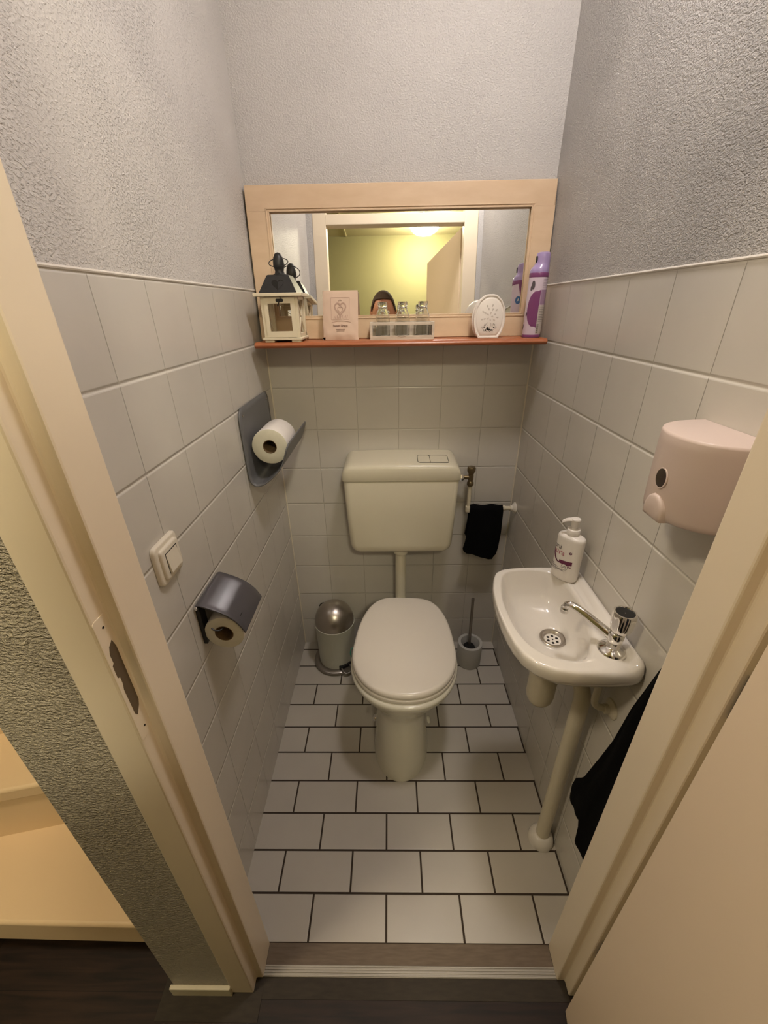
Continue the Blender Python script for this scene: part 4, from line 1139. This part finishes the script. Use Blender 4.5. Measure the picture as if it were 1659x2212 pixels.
def paper_roll(name_label, c, r, rc, y0, y1, tail=False):
    t = thing('toilet_roll', name_label, 'toilet roll', (c[0], y0, c[1] - r))
    bm = B(); sg = 64
    mats = [M['paper'], M['paperend']]
    def rr(k): return r * (1 + .004 * sin(3 * k) + .003 * sin(7 * k + 1))
    def ring(y, q): return [Vector((c[0] + q * (rr(k * 2 * pi / sg) / r) * sin(2 * pi * k / sg), y, c[1] + q * (rr(k * 2 * pi / sg) / r) * cos(2 * pi * k / sg))) for k in range(sg)]
    rgs = [ring(y0, rc), ring(y0, r - .003), ring(y0 + .0015, r - .0005), ring(y0 + .004, r), ring(y1 - .004, r), ring(y1, r - .002), ring(y1, rc)]
    vs = ringloft(bm, rgs, False, False)
    bmesh.ops.recalc_face_normals(bm, faces=bm.faces)
    for f in bm.faces:
        if abs(f.normal.y) > .8: f.material_index = 1
    for q in (vs,): pass
    p = finish('paper', bm, mats, t)
    bm = B(); lathe(bm, [(rc + .0003, 0), (rc + .0003, y1 - y0), (rc - .0013, y1 - y0), (rc - .0013, 0), (rc + .0003, 0)], (c[0], y0, c[1]), 40, 'y', caps=False)
    finish('core', bm, M['card'], t)
    return t
paper_roll('white toilet roll lying in the upper grey holder on the left wall', (.0665, 1.099), .0530, .0205, -.330, -.205)

# ------------------------------------------------------------------ lower roll holder (left wall)
lh = thing('roll_holder', 'anthracite toilet roll holder with a curved flap cover on the left wall, below the switch', 'roll holder', (.01, -.747, .79))
bm = B(); box(bm, .0005, .009, -.8085, -.783, .792, .897); box(bm, .0005, .006, -.783, -.686, .868, .897)
lhb = finish('back_plate', bm, M['black'], lh, bevel=.002)
cp = [(.004, .8985), (.012, .9005), (.030, .894), (.052, .8835), (.072, .870), (.089, .850), (.1005, .8270)]
cv = catmull([(a, 0, b) for a, b in cp], 5)
bm = B(); g = []
for i, p in enumerate(cv):
    g.append([bm.verts.new((p.x, -.8105 + (.1255) * k / 8, p.z)) for k in range(9)])
for i in range(len(cv) - 1):
    for k in range(8): bm.faces.new((g[i][k], g[i][k + 1], g[i + 1][k + 1], g[i + 1][k]))
o = finish('flap_cover', bm, M['coverp'], lh, angle=180)
s = o.modifiers.new('s', 'SOLIDIFY'); s.thickness = .0035; s.offset = 0
bv = o.modifiers.new('b', 'BEVEL'); bv.width = .001; bv.segments = 2
bm = B()
vs = box(bm, -.0007, .0007, -.006, .006, 0, .0006)
bmesh.ops.transform(bm, matrix=Matrix.Translation((.0865, -.7830, .8560)) @ Matrix.Rotation(radians(48), 4, 'Y'), verts=bm.verts)
finish('emblem_mark', bm, M['black'], o, smooth=False)
bm = B(); lathe(bm, [(.0001, 0), (.0035, 0), (.0042, .003), (.0035, .004)], (.006, -.8135, .8955), 16, 'y', caps=False); finish('hinge_pin', bm, M['chrome'], lh)
bm = B(); tube(bm, [(.006, -.70, .875), (.03, -.700, .845), (.050, -.702, .838), (.052, -.74, .838), (.052, -.800, .838), (.047, -.814, .838), (.036, -.817, .841), (.030, -.815, .845)], .0017, 8)
finish('wire_arm', bm, M['zinc'], lh)
paper_roll('toilet roll hanging under the anthracite flap cover on the left wall', (.0505, .8215), .0435, .0205, -.807, -.708)

# ------------------------------------------------------------------ light switch
sw = thing('light_switch', 'cream square rocker light switch on the left wall tiles beside the door frame', 'light switch', (.0, -.853, 1.012))
sy, sz = -.8515, 1.0505
bm = B()
def swp(a, b, t): return (t, sy + a, sz + b)
for s_, t0, t1 in ((.0405, .0005, .009), ):
    ringloft(bm, [[Vector(swp(a, b, t)) for a, b in rrect(-w, w, -w, w, .010 * w / .04)] for w, t in ((.0405, .0005), (.0405, .006), (.0385, .0085), (.036, .009))])
finish('plate', bm, M['switch'], sw, angle=50)
bm = B(); ringloft(bm, [[Vector(swp(a, b, t)) for a, b in rrect(-w, w, -w, w, .007)] for w, t in ((.031, .008), (.031, .0125), (.0295, .0145), (.0275, .0150))])
finish('insert', bm, M['switch'], sw, angle=50)
bm = B()
rk = [(-.0195, -.0195), (.0195, -.0195), (.0195, .0195), (-.0195, .0195)]
ringloft(bm, [[Vector(swp(a, b, .014)) for a, b in rk], [Vector(swp(a, b, .0175 + .0022 * (1 if b < 0 else -1))) for a, b in rk]])
finish('rocker', bm, M['switch'], sw, smooth=False, bevel=.0012)
bm = B(); box(bm, .0148, .0153, sy - .0208, sy + .0208, sz - .0208, sz + .0208); finish('rocker_gap', bm, M['dark'], sw, smooth=False)

# ------------------------------------------------------------------ lamps
LX1, LY1 = .68, -.72
l1 = thing('ceiling_lamp', 'round ceiling lamp above the toilet', 'lamp', (LX1, LY1, ZC - .002))
bm = B(); lathe(bm, [(.105, 0), (.105, -.018), (.097, -.022), (.001, -.022)], (LX1, LY1, ZC - .001), 48); finish('lamp_base', bm, M['lampw'], l1)
bm = B(); lathe(bm, [(.085, -.022)] + [(.088 * sin(a), -.030 + .058 * cos(a)) for a in [radians(90 + 90 * k / 16) for k in range(16)]] + [(.0005, -.088)], (LX1, LY1, ZC - .001), 48, caps=False); finish('lamp_shade', bm, M['lamp1'], l1)
HX, HY = .73, -2.60
l2 = thing('ceiling_light', 'round glowing ceiling light in the hall, seen in the mirror', 'lamp', (HX, HY, ZC - .002))
bm = B(); lathe(bm, [(.14, 0), (.145, -.012), (.14, -.022), (.11, -.026)], (HX, HY, ZC - .001), 48); finish('lamp_base', bm, M['lampw'], l2)
bm = B(); lathe(bm, [(.12, -.024), (.118, -.055), (.105, -.080), (.075, -.100), (.035, -.110), (.001, -.112)], (HX, HY, ZC - .001), 48, caps=False); finish('lamp_shade', bm, M['lamp2'], l2)

l3 = thing('ceiling_light', 'added unseen hall fill light near the staircase', 'lamp', (-.45, -1.46, ZC - .002))  # added out-of-view light, brightens the door frame, door and stairs
bm = B(); lathe(bm, [(.14, 0), (.145, -.012), (.14, -.022), (.11, -.026)], (-.45, -1.46, ZC - .001), 48); finish('lamp_base', bm, M['lampw'], l3)
bm = B(); lathe(bm, [(.12, -.024), (.115, -.042), (.095, -.062), (.060, -.076), (.025, -.082), (.001, -.083)], (-.45, -1.46, ZC - .001), 48, caps=False); finish('lamp_shade', bm, M['lamp_added'], l3)

# ------------------------------------------------------------------ the photographer in the doorway, seen in the mirror
CAM = Vector((.4221, -1.4864, 1.4640)); YAW, PIT, ROL = -.01769, .46777, .01664
cy_, sy_, cp_, sp__ = cos(YAW), sin(YAW), cos(PIT), sin(PIT)
Fv = Vector((sy_ * cp_, cy_ * cp_, -sp__)); Rv = Vector((cy_, -sy_, 0)); Dv = Fv.cross(Rv)
Rr = Rv * cos(ROL) + Dv * sin(ROL); Dr = -Rv * sin(ROL) + Dv * cos(ROL)

ph = thing('smartphone', 'dark smartphone held upright in the doorway by the person', 'phone', tuple(CAM - Fv * .012 + Dr * .13))
def phw(a, b, c): return CAM + Rr * a + Dr * b - Fv * c   # a right, b down, c back from the lens
bm = B()
ringloft(bm, [[phw(a, b, c) for a, b in rrect(-.016 - i_, .056 + i_, -.016 - i_, .131 + i_, .010)] for i_, c in ((-.0012, .006), (0, .0072), (0, .0128), (-.0012, .014))])
finish('case', bm, M['black'], ph, angle=50)
bm = B()
for a, b in ((0, 0), (.018, .0), (0.0, .018)): lathe(bm, [(.0065, 0), (.0065, .0035), (.005, .004)], (0, 0, 0), 20); 
bm.free(); bm = B()
for a, b in ((0, 0), (.019, .0), (0.0, .019)): cone(bm, phw(a, b, .006), phw(a, b, .0042), .0065, .006, 20)
finish('lens', bm, M['dark'], ph)

PXc = .386
def skin_mesh(verts, edges, radii, sub=2, rootv=0):
    me = bpy.data.meshes.new('sk'); me.from_pydata(verts, edges, [])
    o = bpy.data.objects.new('sk', me); COL.objects.link(o)
    sk_ = o.modifiers.new('skin', 'SKIN'); sk_.use_smooth_shade = True
    for i, v in enumerate(me.skin_vertices[0].data):
        v.radius = radii[i] if isinstance(radii[i], tuple) else (radii[i], radii[i]); v.use_root = (i == rootv)
    ss = o.modifiers.new('sub', 'SUBSURF'); ss.levels = sub; ss.render_levels = sub
    dg = bpy.context.evaluated_depsgraph_get(); m2 = bpy.data.meshes.new_from_object(o.evaluated_get(dg))
    bpy.data.objects.remove(o); return m2

V = []; E_ = []; Rd = []
def nv(p, r): V.append(tuple(p)); Rd.append(r); return len(V) - 1
def ch(*ids):
    for a, b in zip(ids[:-1], ids[1:]): E_.append((a, b))
yb = -1.775
pel = nv((PXc, yb, .96), (.15, .105)); wai = nv((PXc, yb, 1.10), (.135, .095)); chs = nv((PXc, yb, 1.27), (.150, .108)); upc = nv((PXc, yb - .005, 1.40), (.125, .092))
nck = nv((PXc, yb + .02, 1.50), .062); nk2 = nv((PXc, yb + .055, 1.585), .055)
ch(pel, wai, chs, upc, nck, nk2)
hands = []
for s in (-1, 1):
    sh_ = nv((PXc + s * .165, yb, 1.425), .058); el = nv((PXc + s * .215, yb + .030, 1.165), .042); el2 = nv((PXc + s * .200, yb + .06, 1.150), .041)
    wrp = phw(.020 + s * .052, .150, .045); wr = nv(tuple(wrp), .026)
    md = nv(tuple((Vector(V[el2]) + wrp) / 2 + Vector((s * .01, 0, -.005))), .036)
    ch(upc, sh_, el, el2, md, wr); hands.append((s, wrp))
for s in (-1, 1):
    hp = nv((PXc + s * .09, yb, .88), .095); kn = nv((PXc + s * .105, yb + .01, .50), .060); cf = nv((PXc + s * .107, yb - .01, .36), .056); an = nv((PXc + s * .11, yb - .015, .10), .040)
    he = nv((PXc + s * .112, yb - .02, .045), .038); to = nv((PXc + s * .125, yb + .15, .030), (.042, .026))
    ch(pel, hp, kn, cf, an, he, to)
pieces = [skin_mesh(V, E_, Rd)]
# hands: palm + four fingers + thumb each
for s, w in hands:
    V = []; E_ = []; Rd = []
    def P(a, b, c): return phw(.020 + s * a, b, c)
    w0 = nv(w, .024); p1 = nv(P(.047, .118, .034), (.034, .017)); p2 = nv(P(.046, .092, .027), (.034, .015)); ch(w0, p1, p2)
    pieces.append(skin_mesh(V, E_, Rd, 2))
    for k, (b0, ln_) in enumerate(((.068, .9), (.086, 1.0), (.104, .95), (.120, .78))):
        V = []; E_ = []; Rd = []
        q = [P(.046, b0 + .012, .028), P(.052, b0 + .004, .016), P(.050, b0, .004), P(.050 - .020 * ln_, b0 - .002, -.002), P(.050 - .036 * ln_, b0 - .003, .0)]
        ids = [nv(p, r) for p, r in zip(q, (.0095, .0092, .0088, .0082, .0070))]; ch(*ids)
        pieces.append(skin_mesh(V, E_, Rd, 2))
    V = []; E_ = []; Rd = []
    q = [P(.050, .120, .034), P(.040, .098, .034), P(.026, .082, .026), P(.014, .070, .022)]
    ids = [nv(p, r) for p, r in zip(q, (.0135, .0120, .0105, .0090))]; ch(*ids)
    pieces.append(skin_mesh(V, E_, Rd, 2))
# head
HC = Vector((PXc, -1.665, 1.675)); tilt = radians(14)
bm = B(); bmesh.ops.create_uvsphere(bm, u_segments=64, v_segments=48, radius=1)
for v in bm.verts:
    x, y, z = v.co
    X = x * .077; Y = y * .096; Z = z * .122       # face toward +Y
    if z < 0: X *= 1 - .26 * (-z) ** 1.6; Y = Y * (1 - .10 * (-z)) + .012 * (-z) * (y > 0)
    if y > .3: Y = Y * (.95) - .004 * (1 - abs(z))
    Y += .017 * math.exp(-((x / .16) ** 2 + ((z + .22) / .20) ** 2)) * (y > 0) + .009 * math.exp(-((x / .13) ** 2 + ((z + .05) / .2) ** 2)) * (y > 0)
    for sx in (-1, 1): Y -= .009 * math.exp(-(((x - sx * .42) / .20) ** 2 + ((z - .02) / .12) ** 2)) * (y > 0)
    Y += .005 * math.exp(-((z - .17) / .08) ** 2) * math.exp(-(x / .6) ** 2) * (y > 0)
    Y += .005 * math.exp(-((x / .30) ** 2 + ((z + .50) / .06) ** 2)) * (y > 0) - .003 * math.exp(-((x / .32) ** 2 + ((z + .545) / .02) ** 2)) * (y > 0)
    Y += .007 * math.exp(-((x / .3) ** 2 + ((z + .85) / .14) ** 2)) * (y > 0)
    v.co = Vector((X, Y, Z))
Mh = Matrix.Translation(HC) @ Matrix.Rotation(-tilt, 4, 'X')
for s in (-1, 1):
    t = bmesh.ops.create_uvsphere(bm, u_segments=20, v_segments=14, radius=1)
    for v in t['verts']:
        x, y, z = v.co; v.co = Vector((s * (.080 + .011 * x * s + .009 * max(0, -y)), -.006 + y * .018, -.005 + z * .031 * (1 - .12 * (z < 0))))
bmesh.ops.transform(bm, matrix=Mh, verts=bm.verts)
hm = bpy.data.meshes.new('h'); bm.to_mesh(hm); bm.free(); pieces.append(hm)
bm = B()
for m_ in pieces: bm.from_mesh(m_)
jm = bpy.data.meshes.new('person_raw'); bm.to_mesh(jm); bm.free()
jo = bpy.data.objects.new('raw', jm); COL.objects.link(jo)
rm = jo.modifiers.new('r', 'REMESH'); rm.mode = 'VOXEL'; rm.voxel_size = .0055; rm.use_smooth_shade = True
dg = bpy.context.evaluated_depsgraph_get(); bodym = bpy.data.meshes.new_from_object(jo.evaluated_get(dg)); bpy.data.objects.remove(jo)
person = thing('person', 'person with short dark hair holding up a phone in the doorway, seen in the mirror', 'person', (PXc, yb, 0))
poff = Vector((PXc, yb, 0))
bm = B(); bm.from_mesh(bodym)
bmesh.ops.smooth_vert(bm, verts=bm.verts, factor=.5, use_axis_x=True, use_axis_y=True, use_axis_z=True)
src = bm.copy()
finish('body', bm, M['skin'], person, angle=180)
inv = Mh.inverted()
def garment(name, test, off, m, thick=.004, label=None):
    g_ = src.copy(); g_.normal_update()
    dead = [f for f in g_.faces if not test(f.calc_center_median())]
    bmesh.ops.delete(g_, geom=dead, context='FACES')
    for _ in range(3): bmesh.ops.smooth_vert(g_, verts=g_.verts, factor=.5, use_axis_x=True, use_axis_y=True, use_axis_z=True)
    g_.normal_update()
    for v in g_.verts: v.co += v.normal * off
    bm2 = g_
    me = bpy.data.meshes.new(name)
    for v in bm2.verts: v.co -= poff
    bm2.to_mesh(me); bm2.free()
    for p in me.polygons: p.use_smooth = True
    o = bpy.data.objects.new(name, me); COL.objects.link(o); me.materials.append(m); o.parent = person
    s_ = o.modifiers.new('s', 'SOLIDIFY'); s_.thickness = thick; s_.offset = 1
    return o
def is_arm(c): return abs(c.x - PXc) > .185 and c.z < 1.36
def in_hands(c):
    q = c - CAM; return abs(q.dot(Rr) - .02) < .12 and -.03 < q.dot(Dr) < .17 and -q.dot(Fv) < .075
def wearable(c): return not in_hands(c)
garment('shirt', lambda c: .93 < c.z < 1.505 + (.0 if abs(c.x - PXc) > .07 else -.0) and wearable(c) and not (c.z > 1.16 and c.y > yb + .16) and not (c.y > yb + .085 and c.z > 1.05 and abs(c.x - PXc) < .2 and c.z > 1.10 and (c.y > yb + .125)), .006, M['shirt'])
garment('trousers', lambda c: .075 < c.z < .96 and abs(c.x - PXc) < .23, .008, M['jeans'])
garment('shoe', lambda c: c.z < .085 and c.x < PXc, .006, M['shoe'])
garment('shoe', lambda c: c.z < .085 and c.x > PXc, .006, M['shoe'])
def hairtest(c):
    q = inv @ c
    if (c - HC).length > .16: return False
    if q.z < -.02 and q.y > -.02: return False
    if abs(q.x) > .079 and q.z < .03 and q.y > -.035: return False
    if q.y > 0: return q.z > .066 + .02 * max(0, q.y - .03) / .06 - 2.6 * max(0, abs(q.x) - .052)
    return q.z > -.055 + .0 * q.y
garment('hair', hairtest, .004, M['hair'], .004)
src.free()
for s in (-1, 1):
    bm = B(); bmesh.ops.create_uvsphere(bm, u_segments=20, v_segments=14, radius=.0115)
    bmesh.ops.transform(bm, matrix=Mh @ Matrix.Translation((s * .032, .0735, .004)), verts=bm.verts)
    eb = finish('eye', bm, M['eye'], person)
    bm = B(); bmesh.ops.create_uvsphere(bm, u_segments=16, v_segments=10, radius=.0058)
    bmesh.ops.transform(bm, matrix=Mh @ Matrix.Translation((s * .032, .0800, .003)), verts=bm.verts)
    finish('iris', bm, M['iris'], eb)

# ------------------------------------------------------------------ world, camera, colour
wd = bpy.data.worlds.new('World'); SC.world = wd; wd.use_nodes = True
wd.node_tree.nodes['Background'].inputs[0].default_value = (.02, .018, .015, 1); wd.node_tree.nodes['Background'].inputs[1].default_value = .3
cd = bpy.data.cameras.new('camera'); cam = bpy.data.objects.new('camera', cd); COL.objects.link(cam)
cd.sensor_fit = 'HORIZONTAL'; cd.sensor_width = 36; cd.lens = 36 * 876.78 / 1659; cd.clip_start = .003; cd.clip_end = 50
mw = Matrix.Identity(4)
for i in range(3):
    mw[i][0] = Rr[i]; mw[i][1] = -Dr[i]; mw[i][2] = -Fv[i]; mw[i][3] = CAM[i]
cam.matrix_world = mw
SC.camera = cam
SC.view_settings.view_transform = 'Standard'; SC.view_settings.look = 'None'
SC.view_settings.gamma = 1; SC.view_settings.use_curve_mapping = False
SC.view_settings.exposure = 0.85
